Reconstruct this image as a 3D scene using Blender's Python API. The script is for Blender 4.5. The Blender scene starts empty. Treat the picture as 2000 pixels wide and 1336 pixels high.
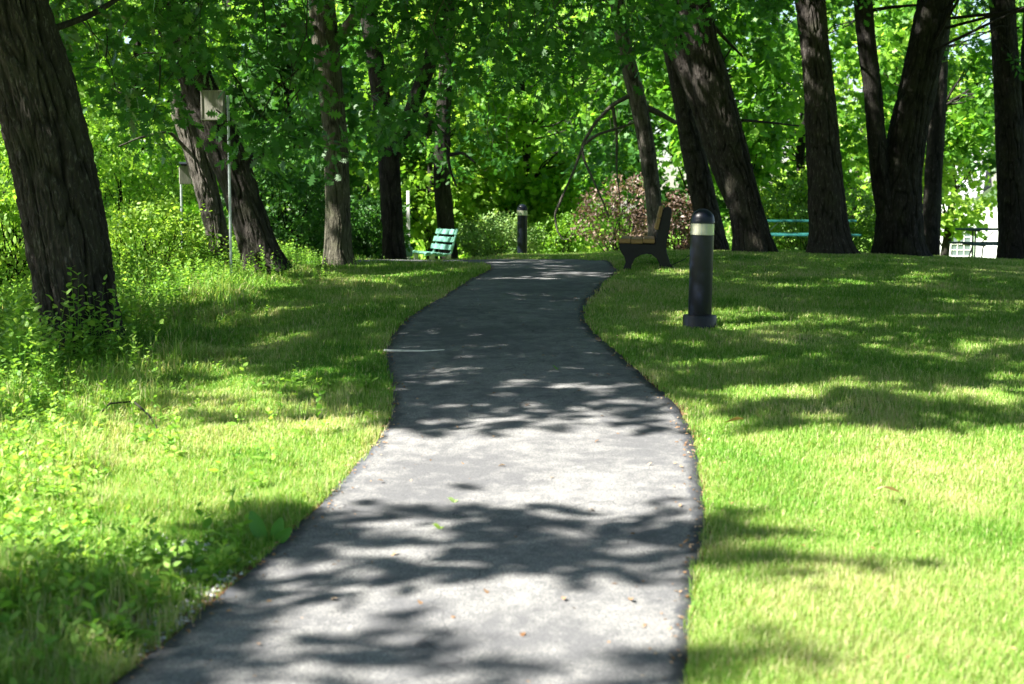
import bpy, math, numpy as np
rad = math.radians
sc = bpy.context.scene
# ---------------------------------------------------------------- camera
F, CX, CY = 2000*50/36, 1000.0, 668.0           # the lens in units of a 2000 px wide picture
EYE = np.array([0.0, 0.0, 1.6]); PITCH = rad(5.33)
cam = bpy.data.cameras.new('camera'); co = bpy.data.objects.new('camera', cam)
sc.collection.objects.link(co); sc.camera = co
co.location = EYE; co.rotation_euler = (rad(90) - PITCH, 0, 0)
cam.lens = 50; cam.sensor_width = 36; cam.clip_end = 2000; cam.clip_start = .05
cam.dof.use_dof = True; cam.dof.focus_distance = 14.5; cam.dof.aperture_fstop = 2.8
# ---------------------------------------------------------------- light
SUN_EL, SUN_AZ = rad(47), math.atan2(-.93, -.32)      # azimuth measured from +Y towards +X
S = np.array([math.sin(SUN_AZ)*math.cos(SUN_EL), math.cos(SUN_AZ)*math.cos(SUN_EL), math.sin(SUN_EL)])
w = bpy.data.worlds.new('World'); sc.world = w; w.use_nodes = True
nt = w.node_tree; bg = nt.nodes['Background']
sky = nt.nodes.new('ShaderNodeTexSky'); sky.sky_type = 'NISHITA'; sky.sun_disc = False
sky.sun_elevation = SUN_EL; sky.sun_rotation = SUN_AZ; sky.air_density = 1.0
nt.links.new(sky.outputs[0], bg.inputs[0]); bg.inputs[1].default_value = 0.05
sl = bpy.data.lights.new('sun', 'SUN'); so = bpy.data.objects.new('sun', sl); sc.collection.objects.link(so)
sl.energy = 5.0; sl.angle = rad(.53); sl.color = (1, .95, .86)
from mathutils import Vector
so.rotation_euler = Vector(S).to_track_quat('Z', 'Y').to_euler(); so.location = (-20, 6, 30)
sc.view_settings.view_transform = 'Standard'; sc.view_settings.look = 'None'
sc.view_settings.gamma = 1; sc.view_settings.exposure = 2.42
cy = sc.cycles; cy.max_bounces = 6; cy.diffuse_bounces = 2; cy.glossy_bounces = 2; cy.transmission_bounces = 5
cy.transparent_max_bounces = 4; cy.sample_clamp_indirect = 6
try: cy.use_denoising = True; cy.denoiser = 'OPENIMAGEDENOISE'; cy.denoising_prefilter = 'ACCURATE'
except Exception: pass

# ---------------------------------------------------------------- helpers
rng = np.random.default_rng(7)
def smooth(t): t = np.clip(t, 0, 1); return t*t*(3-2*t)
_P = np.random.default_rng(3).permutation(4096)
_G = np.random.default_rng(4).random(4096)
def _h(i, j, k): return _G[(_P[(_P[(_P[i & 4095] + j) & 4095] + k) & 4095]) & 4095]
def noise(x, y, z=0.0):                             # value noise in -1..1
    x, y, z = np.broadcast_arrays(np.asarray(x, float), np.asarray(y, float), np.asarray(z, float))
    i, j, k = np.floor(x).astype(int), np.floor(y).astype(int), np.floor(z).astype(int)
    u, v, q = x-i, y-j, z-k
    u, v, q = u*u*(3-2*u), v*v*(3-2*v), q*q*(3-2*q)
    r = 0
    for a in (0, 1):
        for b in (0, 1):
            for c in (0, 1):
                r = r + _h(i+a, j+b, k+c)*(u if a else 1-u)*(v if b else 1-v)*(q if c else 1-q)
    return r*2-1
def fbm(x, y, z=0.0, o=3):
    r = 0; a = 1
    for n in range(o): r = r + a*noise(np.asarray(x)*2**n+n*7.3, np.asarray(y)*2**n+n*3.1, np.asarray(z)*2**n); a *= .5
    return r/1.75
def unit(v): return v/np.maximum(np.linalg.norm(v, axis=-1, keepdims=True), 1e-9)

def build(name, verts, counts, mat, parent=None, attr=None, smoothf=False, idx=None):
    """verts (N,3); counts: loops per polygon; idx: loop vertex index (default 0..N-1)"""
    me = bpy.data.meshes.new(name); verts = np.asarray(verts, np.float32)
    counts = np.asarray(counts, np.int32); nl = int(counts.sum())
    if idx is None: idx = np.arange(nl, dtype=np.int32)
    me.vertices.add(len(verts)); me.vertices.foreach_set('co', verts.ravel())
    me.loops.add(nl); me.loops.foreach_set('vertex_index', np.asarray(idx, np.int32).ravel())
    me.polygons.add(len(counts))
    st = np.zeros(len(counts), np.int32); st[1:] = np.cumsum(counts)[:-1]
    me.polygons.foreach_set('loop_start', st)
    me.polygons.foreach_set('use_smooth', np.full(len(counts), bool(smoothf)))
    if attr is not None:
        a = me.attributes.new('v', 'FLOAT', 'FACE'); a.data.foreach_set('value', np.asarray(attr, np.float32))
    me.update(calc_edges=True); me.validate()
    me.materials.append(mat)
    o = bpy.data.objects.new(name, me); sc.collection.objects.link(o)
    if parent: o.parent = parent
    return o
def tag(o, label=None, cat=None, group=None, kind=None):
    if label: o['label'] = label
    if cat: o['category'] = cat
    if group: o['group'] = group
    if kind: o['kind'] = kind
    return o
def empty(name, loc, label, cat, group=None, rz=0):
    o = bpy.data.objects.new(name, None); sc.collection.objects.link(o); o.location = loc; o.rotation_euler = (0, 0, rz)
    o.empty_display_size = .2
    return tag(o, label, cat, group)
class MB:                                           # collects polygons of mixed shapes
    def __init__(s): s.v = []; s.f = []; s.n = 0
    def add(s, v, f):
        s.v += [tuple(p) for p in v]; s.f += [tuple(i+s.n for i in q) for q in f]; s.n += len(v); return s
    def box(s, c, d, rx=0, ry=0, rz=0, bev=0.0):
        hx, hy, hz = d[0]/2, d[1]/2, d[2]/2; b = min(bev, hx*.9, hy*.9, hz*.9)
        import mathutils
        R = mathutils.Euler((rx, ry, rz)).to_matrix()
        if b <= 0:
            P = [(sx*hx, sy*hy, sz*hz) for sz in (-1, 1) for sx, sy in ((-1,-1),(1,-1),(1,1),(-1,1))]
            Fc = [(3,2,1,0),(4,5,6,7),(0,1,5,4),(1,2,6,5),(2,3,7,6),(3,0,4,7)]
        else:
            P = []; rings = [(hx-b, hy-b, -hz), (hx, hy, -hz+b), (hx, hy, hz-b), (hx-b, hy-b, hz)]
            for (ax, ay, z) in rings:
                cb = b if ax == hx else b*.4
                for sx, sy in ((-1,-1),(1,-1),(1,1),(-1,1)):
                    q = [(sx*(ax-cb), sy*ay, z), (sx*ax, sy*(ay-cb), z)]
                    if sx*sy < 0: pass
                    else: q = q[::-1]
                    P += q
            Fc = [tuple(range(7, -1, -1)), tuple(range(24, 32))]
            for r in range(3):
                for k in range(8): Fc.append((r*8+k, r*8+(k+1) % 8, r*8+8+(k+1) % 8, r*8+8+k))
        Q = [tuple(R @ mathutils.Vector(p) + mathutils.Vector(c)) for p in P]
        return s.add(Q, Fc)
    def tube(s, pts, rs, n=8, cap=True):
        pts = np.asarray(pts, float); m = len(pts)
        if np.isscalar(rs): rs = [rs]*m
        T = unit(np.gradient(pts, axis=0)); A = np.array([1., 0, 0]) if abs(T[0][2]) > .5 else np.array([0, 0, 1.])
        V = []
        for i in range(m):
            B = np.cross(T[i], A); B /= np.linalg.norm(B); A = np.cross(B, T[i])
            for k in range(n):
                a = 2*math.pi*k/n; V.append(pts[i]+rs[i]*(math.cos(a)*A+math.sin(a)*B))
        Fc = [(i*n+k, i*n+(k+1) % n, i*n+n+(k+1) % n, i*n+n+k) for i in range(m-1) for k in range(n)]
        if cap: Fc += [tuple(range(n-1, -1, -1)), tuple(range((m-1)*n, m*n))]
        return s.add(V, Fc)
    def lathe(s, prof, n=48, c=(0, 0, 0)):
        V = [(c[0]+r*math.cos(2*math.pi*k/n), c[1]+r*math.sin(2*math.pi*k/n), c[2]+z) for r, z in prof for k in range(n)]
        m = len(prof)
        Fc = [(i*n+k, i*n+(k+1) % n, i*n+n+(k+1) % n, i*n+n+k) for i in range(m-1) for k in range(n)]
        if prof[-1][0] > 1e-4: Fc.append(tuple(range((m-1)*n, m*n)))
        if prof[0][0] > 1e-4: Fc.append(tuple(range(n-1, -1, -1)))
        return s.add(V, Fc)
    def plate(s, poly, y0, y1):                     # (x,z) outline extruded along y
        n = len(poly); V = [(x, y0, z) for x, z in poly]+[(x, y1, z) for x, z in poly]
        Fc = [tuple(range(n)), tuple(range(2*n-1, n-1, -1))]+[(i, n+i, n+(i+1) % n, (i+1) % n) for i in range(n)]
        return s.add(V, Fc)
    def build(s, name, mat, parent=None, sm=False, bevel=0):
        o = build(name, s.v, [len(f) for f in s.f], mat, parent, idx=[i for f in s.f for i in f], smoothf=sm)
        if sm:
            o.data.set_sharp_from_angle(angle=rad(35))
        if bevel:
            b = o.modifiers.new('bevel', 'BEVEL'); b.width = bevel; b.segments = 2; b.limit_method = 'ANGLE'
        return o

# ---------------------------------------------------------------- materials
def nmat(name):
    m = bpy.data.materials.new(name); m.use_nodes = True; t = m.node_tree
    p = t.nodes['Principled BSDF']; return m, t, p
def ramp(t, fac, stops):
    r = t.nodes.new('ShaderNodeValToRGB'); e = r.color_ramp.elements
    while len(e) < len(stops): e.new(.5)
    for q, (a, c) in zip(e, stops): q.position = a; q.color = (*c, 1)
    t.links.new(fac, r.inputs[0]); return r.outputs[0]
def tnoise(t, scale, detail=4, rough=.55, vec=None, dist=0):
    n = t.nodes.new('ShaderNodeTexNoise'); n.inputs['Scale'].default_value = scale
    n.inputs['Detail'].default_value = detail; n.inputs['Roughness'].default_value = rough; n.inputs['Distortion'].default_value = dist
    if vec is None:
        g = t.nodes.new('ShaderNodeNewGeometry'); vec = g.outputs['Position']
    t.links.new(vec, n.inputs['Vector']); return n.outputs['Fac']
def tobj(t, s=(1, 1, 1)):
    tc = t.nodes.new('ShaderNodeTexCoord'); m = t.nodes.new('ShaderNodeMapping'); m.inputs['Scale'].default_value = s
    t.links.new(tc.outputs['Object'], m.inputs[0]); return m.outputs[0]
def math_(t, op, a, b):
    n = t.nodes.new('ShaderNodeMath'); n.operation = op
    for i, q in enumerate((a, b)):
        if isinstance(q, (int, float)): n.inputs[i].default_value = q
        else: t.links.new(q, n.inputs[i])
    return n.outputs[0]
def mixc(t, fac, a, b, mode='MIX'):
    n = t.nodes.new('ShaderNodeMix'); n.data_type = 'RGBA'; n.blend_type = mode
    for q, s in ((fac, n.inputs[0]), (a, n.inputs[6]), (b, n.inputs[7])):
        if isinstance(q, (int, float)): s.default_value = q
        elif isinstance(q, tuple): s.default_value = (*q, 1)
        else: t.links.new(q, s)
    return n.outputs[2]
def bump(t, p, h, strength=.5, dist=.01):
    b = t.nodes.new('ShaderNodeBump'); b.inputs['Strength'].default_value = strength; b.inputs['Distance'].default_value = dist
    t.links.new(h, b.inputs['Height']); t.links.new(b.outputs[0], p.inputs['Normal'])
def leaf_mat(name, stops, trans=.45, tg=1.7, rough=.5, spec=.4):
    m, t, p = nmat(name)
    a = t.nodes.new('ShaderNodeAttribute'); a.attribute_name = 'v'
    c = ramp(t, a.outputs['Fac'], stops); t.links.new(c, p.inputs['Base Color'])
    p.inputs['Roughness'].default_value = rough; p.inputs['Specular IOR Level'].default_value = spec
    tr = t.nodes.new('ShaderNodeBsdfTranslucent')
    c2 = mixc(t, 1.0, c, tuple(np.array((1.25, 1.15, .7))*tg/1.2), 'MULTIPLY'); t.links.new(c2, tr.inputs[0])
    mx = t.nodes.new('ShaderNodeMixShader'); mx.inputs[0].default_value = trans
    t.links.new(p.outputs[0], mx.inputs[1]); t.links.new(tr.outputs[0], mx.inputs[2])
    t.links.new(mx.outputs[0], t.nodes['Material Output'].inputs[0]); return m
M = {}
M['oak'] = leaf_mat('oak_leaf', [(0, (.026, .10, .018)), (.6, (.05, .17, .024)), (1, (.11, .27, .035))], .45)
M['leaf'] = leaf_mat('tree_leaf', [(0, (.035, .125, .012)), (.5, (.09, .24, .02)), (1, (.25, .44, .06))], .5, 1.7)
M['leaf_yellow'] = leaf_mat('yellow_green_leaf', [(0, (.065, .17, .015)), (.5, (.15, .31, .03)), (1, (.31, .47, .08))], .5, 1.5)
M['leaf_dark'] = leaf_mat('dark_leaf', [(0, (.02, .07, .012)), (.6, (.04, .14, .02)), (1, (.10, .25, .035))], .4)
M['leaf_red'] = leaf_mat('purple_leaf', [(0, (.045, .028, .022)), (.5, (.12, .075, .06)), (1, (.33, .25, .20))], .3, 1.0)
M['leaf_pale'] = leaf_mat('pale_leaf', [(0, (.08, .18, .04)), (.5, (.16, .30, .08)), (1, (.34, .46, .18))], .4, 1.2)
M['weed'] = leaf_mat('weed_leaf', [(0, (.06, .17, .02)), (.5, (.14, .31, .035)), (1, (.30, .46, .09))], .45, 1.6)
M['grass'] = leaf_mat('grass_blade', [(0, (.05, .18, .014)), (.45, (.175, .345, .045)), (.8, (.33, .42, .13)), (1, (.50, .46, .27))], .42, 1.3, .6, .3)
M['dock'] = leaf_mat('dock_leaf', [(0, (.06, .2, .03)), (1, (.10, .28, .04))], .3, 1.3)
M['dry'] = leaf_mat('dry_leaf', [(0, (.16, .08, .035)), (.5, (.3, .18, .09)), (1, (.5, .36, .24))], .2, 1.0, .7, .2)

def bark_mat(name, dark, light, mossy=.25):
    m, t, p = nmat(name)
    a = t.nodes.new('ShaderNodeAttribute'); a.attribute_name = 'v'
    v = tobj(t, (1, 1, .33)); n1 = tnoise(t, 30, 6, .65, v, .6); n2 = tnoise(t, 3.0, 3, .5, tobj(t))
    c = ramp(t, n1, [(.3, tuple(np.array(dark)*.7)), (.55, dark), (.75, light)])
    c = mixc(t, ramp(t, a.outputs['Fac'], [(.12, (0, 0, 0)), (.55, (1, 1, 1))]), tuple(np.array(dark)*.22), c)  # furrows painted near black, standing in for shade within the relief
    g = ramp(t, n2, [(.5, (0, 0, 0)), (.7, (mossy, mossy, mossy))])
    c = mixc(t, g, c, (.10, .12, .05)); t.links.new(c, p.inputs['Base Color'])
    p.inputs['Roughness'].default_value = .92; p.inputs['Specular IOR Level'].default_value = .15
    bump(t, p, n1, 1.0, .035); return m
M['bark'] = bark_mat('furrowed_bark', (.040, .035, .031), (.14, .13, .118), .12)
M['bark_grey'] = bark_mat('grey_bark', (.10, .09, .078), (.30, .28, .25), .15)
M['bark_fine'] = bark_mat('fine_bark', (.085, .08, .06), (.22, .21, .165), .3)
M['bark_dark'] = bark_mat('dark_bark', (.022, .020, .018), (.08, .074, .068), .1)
def paint(name, col, rough=.4, var=.15, metal=0, spec=.5, sc_=20):
    m, t, p = nmat(name); n = tnoise(t, sc_, 5, .6, tobj(t))
    c = ramp(t, n, [(.35, tuple(np.array(col)*(1-var))), (.65, tuple(np.minimum(np.array(col)*(1+var), 1)))])
    t.links.new(c, p.inputs['Base Color']); p.inputs['Roughness'].default_value = rough
    p.inputs['Metallic'].default_value = metal; p.inputs['Specular IOR Level'].default_value = spec
    bump(t, p, n, .12, .003); return m
M['navy'] = paint('dark_bollard_paint', (.003, .005, .012), .38, .35, spec=.3)
M['iron'] = paint('cast_iron', (.004, .0045, .008), .45, .3, spec=.3)
M['galv'] = paint('galvanised_steel', (.42, .46, .47), .4, .2, .6)
M['teal'] = paint('teal_plank', (.02, .15, .14), .5, .2)
M['green_slat'] = paint('green_slat', (.12, .30, .235), .6, .15)
M['white'] = paint('white_paint', (.78, .78, .76), .6, .06)
M['concrete'] = paint('concrete', (.42, .42, .39), .9, .15)
M['greenbox'] = paint('grey_green_box', (.16, .30, .22), .5, .12)
M['steel_dark'] = paint('dark_pipe', (.05, .05, .06), .4, .2, .3)
def wood(name, a, b, s=(1, 1, 1)):
    m, t, p = nmat(name); n = tnoise(t, 18, 6, .6, tobj(t, s), .4)
    t.links.new(ramp(t, n, [(.3, a), (.7, b)]), p.inputs['Base Color']); p.inputs['Roughness'].default_value = .7
    bump(t, p, n, .4, .004); return m
M['cedar'] = wood('varnished_slat', (.21, .115, .045), (.38, .235, .10), (6, .6, 6))
M['grey_wood'] = wood('weathered_board', (.10, .10, .08), (.24, .235, .19), (5, 5, .5))
def lens_mat():
    m, t, p = nmat('bollard_lens')
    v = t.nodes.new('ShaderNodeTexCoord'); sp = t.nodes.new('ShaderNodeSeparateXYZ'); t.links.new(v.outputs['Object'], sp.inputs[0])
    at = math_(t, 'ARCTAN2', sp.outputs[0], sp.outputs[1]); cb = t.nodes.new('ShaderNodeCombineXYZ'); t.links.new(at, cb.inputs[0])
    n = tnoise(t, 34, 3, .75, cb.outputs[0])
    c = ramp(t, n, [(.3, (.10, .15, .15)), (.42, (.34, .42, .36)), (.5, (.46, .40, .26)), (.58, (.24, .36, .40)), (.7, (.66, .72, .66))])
    t.links.new(c, p.inputs['Base Color']); p.inputs['Roughness'].default_value = .18
    p.inputs['Coat Weight'].default_value = .5; bump(t, p, n, .6, .01); return m
M['lens'] = lens_mat()

# ---------------------------------------------------------------- terrain
HY = np.array([-30, 0, 4.8, 8.8, 11.6, 15.4, 19, 23, 26, 28, 32, 36, 42, 50, 70, 120, 900])
HZ = np.array([-1.4, -.22, 0, .2, .36, .56, .68, .745, .74, .68, .55, .3, -.05, -.4, -1.0, -2, -2])
_yy = np.linspace(-30, 900, 9301); _zz = np.interp(_yy, HY, HZ)
_k = np.hanning(23); _k /= _k.sum(); _zz = np.convolve(np.pad(_zz, 11, 'edge'), _k, 'valid')
def gz(x, y):
    x = np.asarray(x, float); y = np.asarray(y, float)
    z = np.interp(y, _yy, _zz)
    z = z + .07*smooth((x-.6)/2)*smooth((y-6)/5) - .05*np.clip(x-6, 0, 25)*smooth((y-8)/12)
    z = z - .10*np.clip(-x-1.9, 0, 6)*(1-smooth((y-13)/7))*smooth((y-3)/5) - .03*np.clip(-x-6, 0, 30)
    z = z - .31*smooth((-x+.1)/1.4)*smooth((y-23.3)/5)
    return z + .018*noise(x*.9, y*.9)+.006*noise(x*3.1, y*3.1)
_f = np.array([0, math.cos(PITCH), -math.sin(PITCH)]); _u = np.array([0, math.sin(PITCH), math.cos(PITCH)])
def ray(px, py): return _f + (px-CX)/F*np.array([1., 0, 0]) - (py-CY)/F*_u
def at(px, py, Y):
    d = ray(px, py); return EYE + d*(Y/d[1])
def hit(px, py):                                    # where a line of sight meets the ground
    d = ray(px, py); s = np.linspace(3, 60, 5700); P = EYE+s[:, None]*d
    k = np.nonzero(P[:, 2] < gz(P[:, 0], P[:, 1]))[0]
    i = k[0] if len(k) else len(s)-1
    return P[i]
# path edges
LE = [(230,1336),(300,1281),(380,1215),(470,1135),(540,1070),(600,1015),(680,930),(735,870),(764,820),(769,775),(757,722),(752,685),(766,654),(801,620),(850,590),(887,567),(932,541),(960,526)]
RE = [(1338,1336),(1346,1270),(1352,1200),(1356,1130),(1372,1080),(1381,1040),(1376,1000),(1369,940),(1360,880),(1350,845),(1330,805),(1290,765),(1250,730),(1214,699),(1184,672),(1161,654),(1144,631),(1141,609),(1150,586),(1169,567),(1194,545),(1209,528)]
L = np.array([hit(*p)[:2] for p in LE]); R_ = np.array([hit(*p)[:2] for p in RE])
l0 = L[0]; r0 = R_[0]
L = np.vstack([[l0+np.array([-2.0*(7)/7, -7.0])], L, [[-.42, 22.35], [-.9, 22.62], [-2.0, 22.7], [-3.5, 22.6], [-9, 22.0]]])
R_ = np.vstack([[r0+np.array([-.6, -7.0])], R_, [[1.55, 23.2], [1.1, 23.95], [.3, 24.2], [-.6, 24.2], [-2, 24.1], [-3.5, 23.95], [-9, 23.3]]])
def resample(P, n):
    d = np.r_[0, np.cumsum(np.linalg.norm(np.diff(P, axis=0), axis=1))]
    q = np.linspace(0, d[-1], 900); Q = np.c_[np.interp(q, d, P[:, 0]), np.interp(q, d, P[:, 1])]
    k = np.hanning(25); k /= k.sum()
    Q = np.c_[tuple(np.convolve(np.pad(Q[:, i], 12, 'edge'), k, 'valid') for i in (0, 1))]
    return np.c_[np.interp(np.linspace(0, d[-1], n), q, Q[:, 0]), np.interp(np.linspace(0, d[-1], n), q, Q[:, 1])]
# same arclength split for the straight part and for the bend
def two(P, k, n1, n2): return np.vstack([resample(P[:k+1], n1)[:-1], resample(P[k:], n2)])
LL = two(L, len(L)-6, 420, 160); RR = two(R_, len(R_)-8, 420, 160)
POLY = np.vstack([LL[::6], RR[::-1][::6]])
def path_sd(x, y):                                  # signed distance, negative on the asphalt
    x = np.asarray(x, float).ravel(); y = np.asarray(y, float).ravel(); out = np.empty(len(x))
    A = POLY; B = np.roll(POLY, -1, 0); D = B-A; L2 = (D**2).sum(1)+1e-12
    for s in range(0, len(x), 20000):
        X = x[s:s+20000, None]; Y = y[s:s+20000, None]
        t = np.clip(((X-A[:, 0])*D[:, 0]+(Y-A[:, 1])*D[:, 1])/L2, 0, 1)
        d = np.sqrt(((X-A[:, 0]-t*D[:, 0])**2+(Y-A[:, 1]-t*D[:, 1])**2).min(1))
        c = ((A[:, 1] > Y) != (B[:, 1] > Y)) & (X < D[:, 0]*(Y-A[:, 1])/(np.where(D[:, 1] == 0, 1e-9, D[:, 1]))+A[:, 0])
        out[s:s+20000] = np.where(c.sum(1) % 2 == 1, -d, d)
    return out
# ground sheet
gx = np.unique(np.r_[-400, -200, -100, -60, -40, -30, np.arange(-24, -8, .8), np.arange(-8, 12, .11), np.arange(12, 26, .8), 30, 40, 60, 100, 200, 400])
gy = np.unique(np.r_[-60, -20, -6, 0, 2, np.arange(3.5, 26, .12), np.arange(26, 46, .5), np.arange(46, 80, 3), 100, 150, 300, 800])
GX, GY = np.meshgrid(gx, gy); nx, ny = len(gx), len(gy)
sd = path_sd(GX, GY).reshape(GX.shape)
GZ = gz(GX, GY) - .03*smooth((-.04-sd)/.1)
i, j = np.meshgrid(np.arange(nx-1), np.arange(ny-1)); q = (j*nx+i).ravel()
m, t, p = nmat('soil_and_turf')
at_ = t.nodes.new('ShaderNodeAttribute'); at_.attribute_name = 'edge'
n1 = tnoise(t, 1.3, 5, .6); n2 = tnoise(t, 45, 5, .7); n3 = tnoise(t, 9, 4, .6)
turf = mixc(t, ramp(t, n2, [(.35, (0, 0, 0)), (.65, (1, 1, 1))]), (.07, .17, .018), (.22, .37, .065))
turf = mixc(t, ramp(t, n1, [(.5, (0, 0, 0)), (.75, (.45, .45, .45))]), turf, (.36, .36, .16))
soil = ramp(t, n2, [(.3, (.06, .035, .02)), (.55, (.17, .10, .055)), (.75, (.34, .24, .15))])
fac = math_(t, 'ADD', at_.outputs['Fac'], math_(t, 'MULTIPLY', math_(t, 'SUBTRACT', n3, .5), 1.3))
c = mixc(t, ramp(t, fac, [(.4, (0, 0, 0)), (.6, (1, 1, 1))]), turf, soil)
t.links.new(c, p.inputs['Base Color']); p.inputs['Roughness'].default_value = .95; p.inputs['Specular IOR Level'].default_value = .1
bump(t, p, n2, .8, .03); M['ground'] = m
g = build('ground', np.c_[GX.ravel(), GY.ravel(), GZ.ravel()], np.full(len(q), 4), M['ground'], smoothf=True,
          idx=np.c_[q, q+1, q+nx+1, q+nx].ravel())
e_ = np.clip(1-sd.ravel()/.10, 0, 1)*.75 + .8*smooth((-GX.ravel()-2.6)/1.5)*((GY.ravel() > 7) & (GY.ravel() < 30)) \
   + .75*smooth(1-np.hypot((GX.ravel()+1.55)/.55, (GY.ravel()-5.6)/.9))*.9
a = g.data.attributes.new('edge', 'FLOAT', 'POINT'); a.data.foreach_set('value', np.clip(e_, 0, 1.2).astype(np.float32))
tag(g, 'lawn and soil ground rising to a low crest', kind='structure')
# asphalt
NC = 25; tt = np.linspace(0, 1, NC)[None, :, None]
PX = LL[:, None]*(1-tt)+RR[:, None]*tt; n = len(LL)
rough_edge = .012*noise(np.arange(n)*.35, 1.0); rough_edge2 = .014*noise(np.arange(n)*.5, 9.0)
PX[:, 0, 0] += rough_edge; PX[:, -1, 0] += rough_edge2
PZ = gz(PX[..., 0], PX[..., 1])+.010+.012*np.sin(np.pi*tt[..., 0])
P3 = np.dstack([PX, PZ]); sk = P3[:, [0, -1]].copy(); sk[..., 2] -= .06
V = np.concatenate([sk[:, :1], P3, sk[:, 1:]], 1); nc = NC+2
i, j = np.meshgrid(np.arange(nc-1), np.arange(n-1)); q = (j*nc+i).ravel()
m, t, p = nmat('worn_asphalt')
ed = t.nodes.new('ShaderNodeAttribute'); ed.attribute_name = 'edge'
f1 = tnoise(t, 130, 3, .7); f2 = tnoise(t, 300, 2, .6); big = tnoise(t, 1.1, 4, .6); mid = tnoise(t, 7, 4, .65)
vo = t.nodes.new('ShaderNodeTexVoronoi'); vo.inputs['Scale'].default_value = 75
gg = t.nodes.new('ShaderNodeNewGeometry'); t.links.new(gg.outputs['Position'], vo.inputs['Vector'])
base = ramp(t, f1, [(.32, (.045, .046, .048)), (.5, (.155, .157, .157)), (.68, (.33, .322, .31))])
base = mixc(t, ramp(t, vo.outputs['Distance'], [(.0, (.55, .55, .55)), (.55, (0, 0, 0))]), base, (.38, .375, .36))
wear = math_(t, 'ADD', math_(t, 'MULTIPLY', big, .5), math_(t, 'MULTIPLY', mid, .5))
base = mixc(t, ramp(t, wear, [(.43, (.75, .75, .75)), (.57, (0, 0, 0))]), base, (.075, .077, .085))
tar = math_(t, 'ADD', ed.outputs['Fac'], math_(t, 'MULTIPLY', math_(t, 'SUBTRACT', mid, .5), 1.9))
base = mixc(t, ramp(t, tar, [(.46, (0, 0, 0)), (.7, (.8, .8, .8))]), base, (.05, .055, .068))
wv = t.nodes.new('ShaderNodeTexVoronoi'); wv.feature = 'DISTANCE_TO_EDGE'; wv.inputs['Scale'].default_value = .42
mp = t.nodes.new('ShaderNodeVectorMath'); mp.operation = 'ADD'; t.links.new(gg.outputs['Position'], mp.inputs[0])
nn = t.nodes.new('ShaderNodeTexNoise'); nn.inputs['Scale'].default_value = 3; t.links.new(gg.outputs['Position'], nn.inputs['Vector'])
t.links.new(nn.outputs['Color'], mp.inputs[1]); t.links.new(mp.outputs[0], wv.inputs['Vector'])
base = mixc(t, ramp(t, wv.outputs['Distance'], [(.0, (.9, .9, .9)), (.0035, (0, 0, 0))]), base, (.05, .05, .055))
t.links.new(base, p.inputs['Base Color']); p.inputs['Roughness'].default_value = .85; p.inputs['Specular IOR Level'].default_value = .25
bump(t, p, math_(t, 'ADD', f1, math_(t, 'MULTIPLY', f2, .5)), .8, .006); M['asphalt'] = m
o = build('path', V.reshape(-1, 3), np.full(len(q), 4), m, smoothf=True, idx=np.c_[q, q+1, q+nc+1, q+nc].ravel())
wd = np.linalg.norm(RR-LL, axis=1)[:, None]; tq = np.r_[0, np.linspace(0, 1, NC), 1][None, :]
dl = tq*wd; dr = (1-tq)*wd
e_ = np.maximum(1-dl/.12, (1-dr/.14)*(1+0*dl)); a = o.data.attributes.new('edge', 'FLOAT', 'POINT')
a.data.foreach_set('value', np.clip(e_, 0, 1).ravel().astype(np.float32))
tag(o, 'grey worn asphalt footpath curving over the rise', kind='structure')

# ---------------------------------------------------------------- leaves
def tmpl(pts, fold=0.0):
    pts = np.array(pts, float); return np.c_[pts, -fold*np.abs(pts[:, 1])-.0*pts[:, 0]]
QUAD = tmpl([(0, 0), (.45, .36), (1, 0), (.45, -.36)], -.35)
HEX = tmpl([(0, 0), (.22, .22), (.55, .27), (.85, .13), (1, 0), (.85, -.13), (.55, -.27), (.22, -.22)], -.3)
_mp = [(0, .04), (.12, .42), (.28, .30), (.5, .56), (.55, .24), (.75, .26), (1, 0)]
MAPLE = tmpl(_mp+[(x, -y) for x, y in _mp[::-1][1:]])
_ok = [(0, .01), (.15, .03), (.2, .17), (.3, .07), (.38, .3), (.47, .1), (.6, .33), (.66, .11), (.8, .24), (.85, .1), (1, 0)]
OAK = tmpl(_ok+[(x, -y) for x, y in _ok[::-1][1:]])
BROAD = tmpl([(0, .02), (.2, .12), (.5, .19), (.8, .12), (1, 0), (.8, -.12), (.5, -.19), (.2, -.12), (0, -.02)], -.5)
def place(Pn, D, Nn, s, T):
    D = unit(D); B = unit(np.cross(Nn, D)); N2 = np.cross(D, B)
    return (Pn[:, None]+s[:, None, None]*(T[None, :, 0:1]*D[:, None]+T[None, :, 1:2]*B[:, None]+T[None, :, 2:3]*N2[:, None]))
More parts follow.
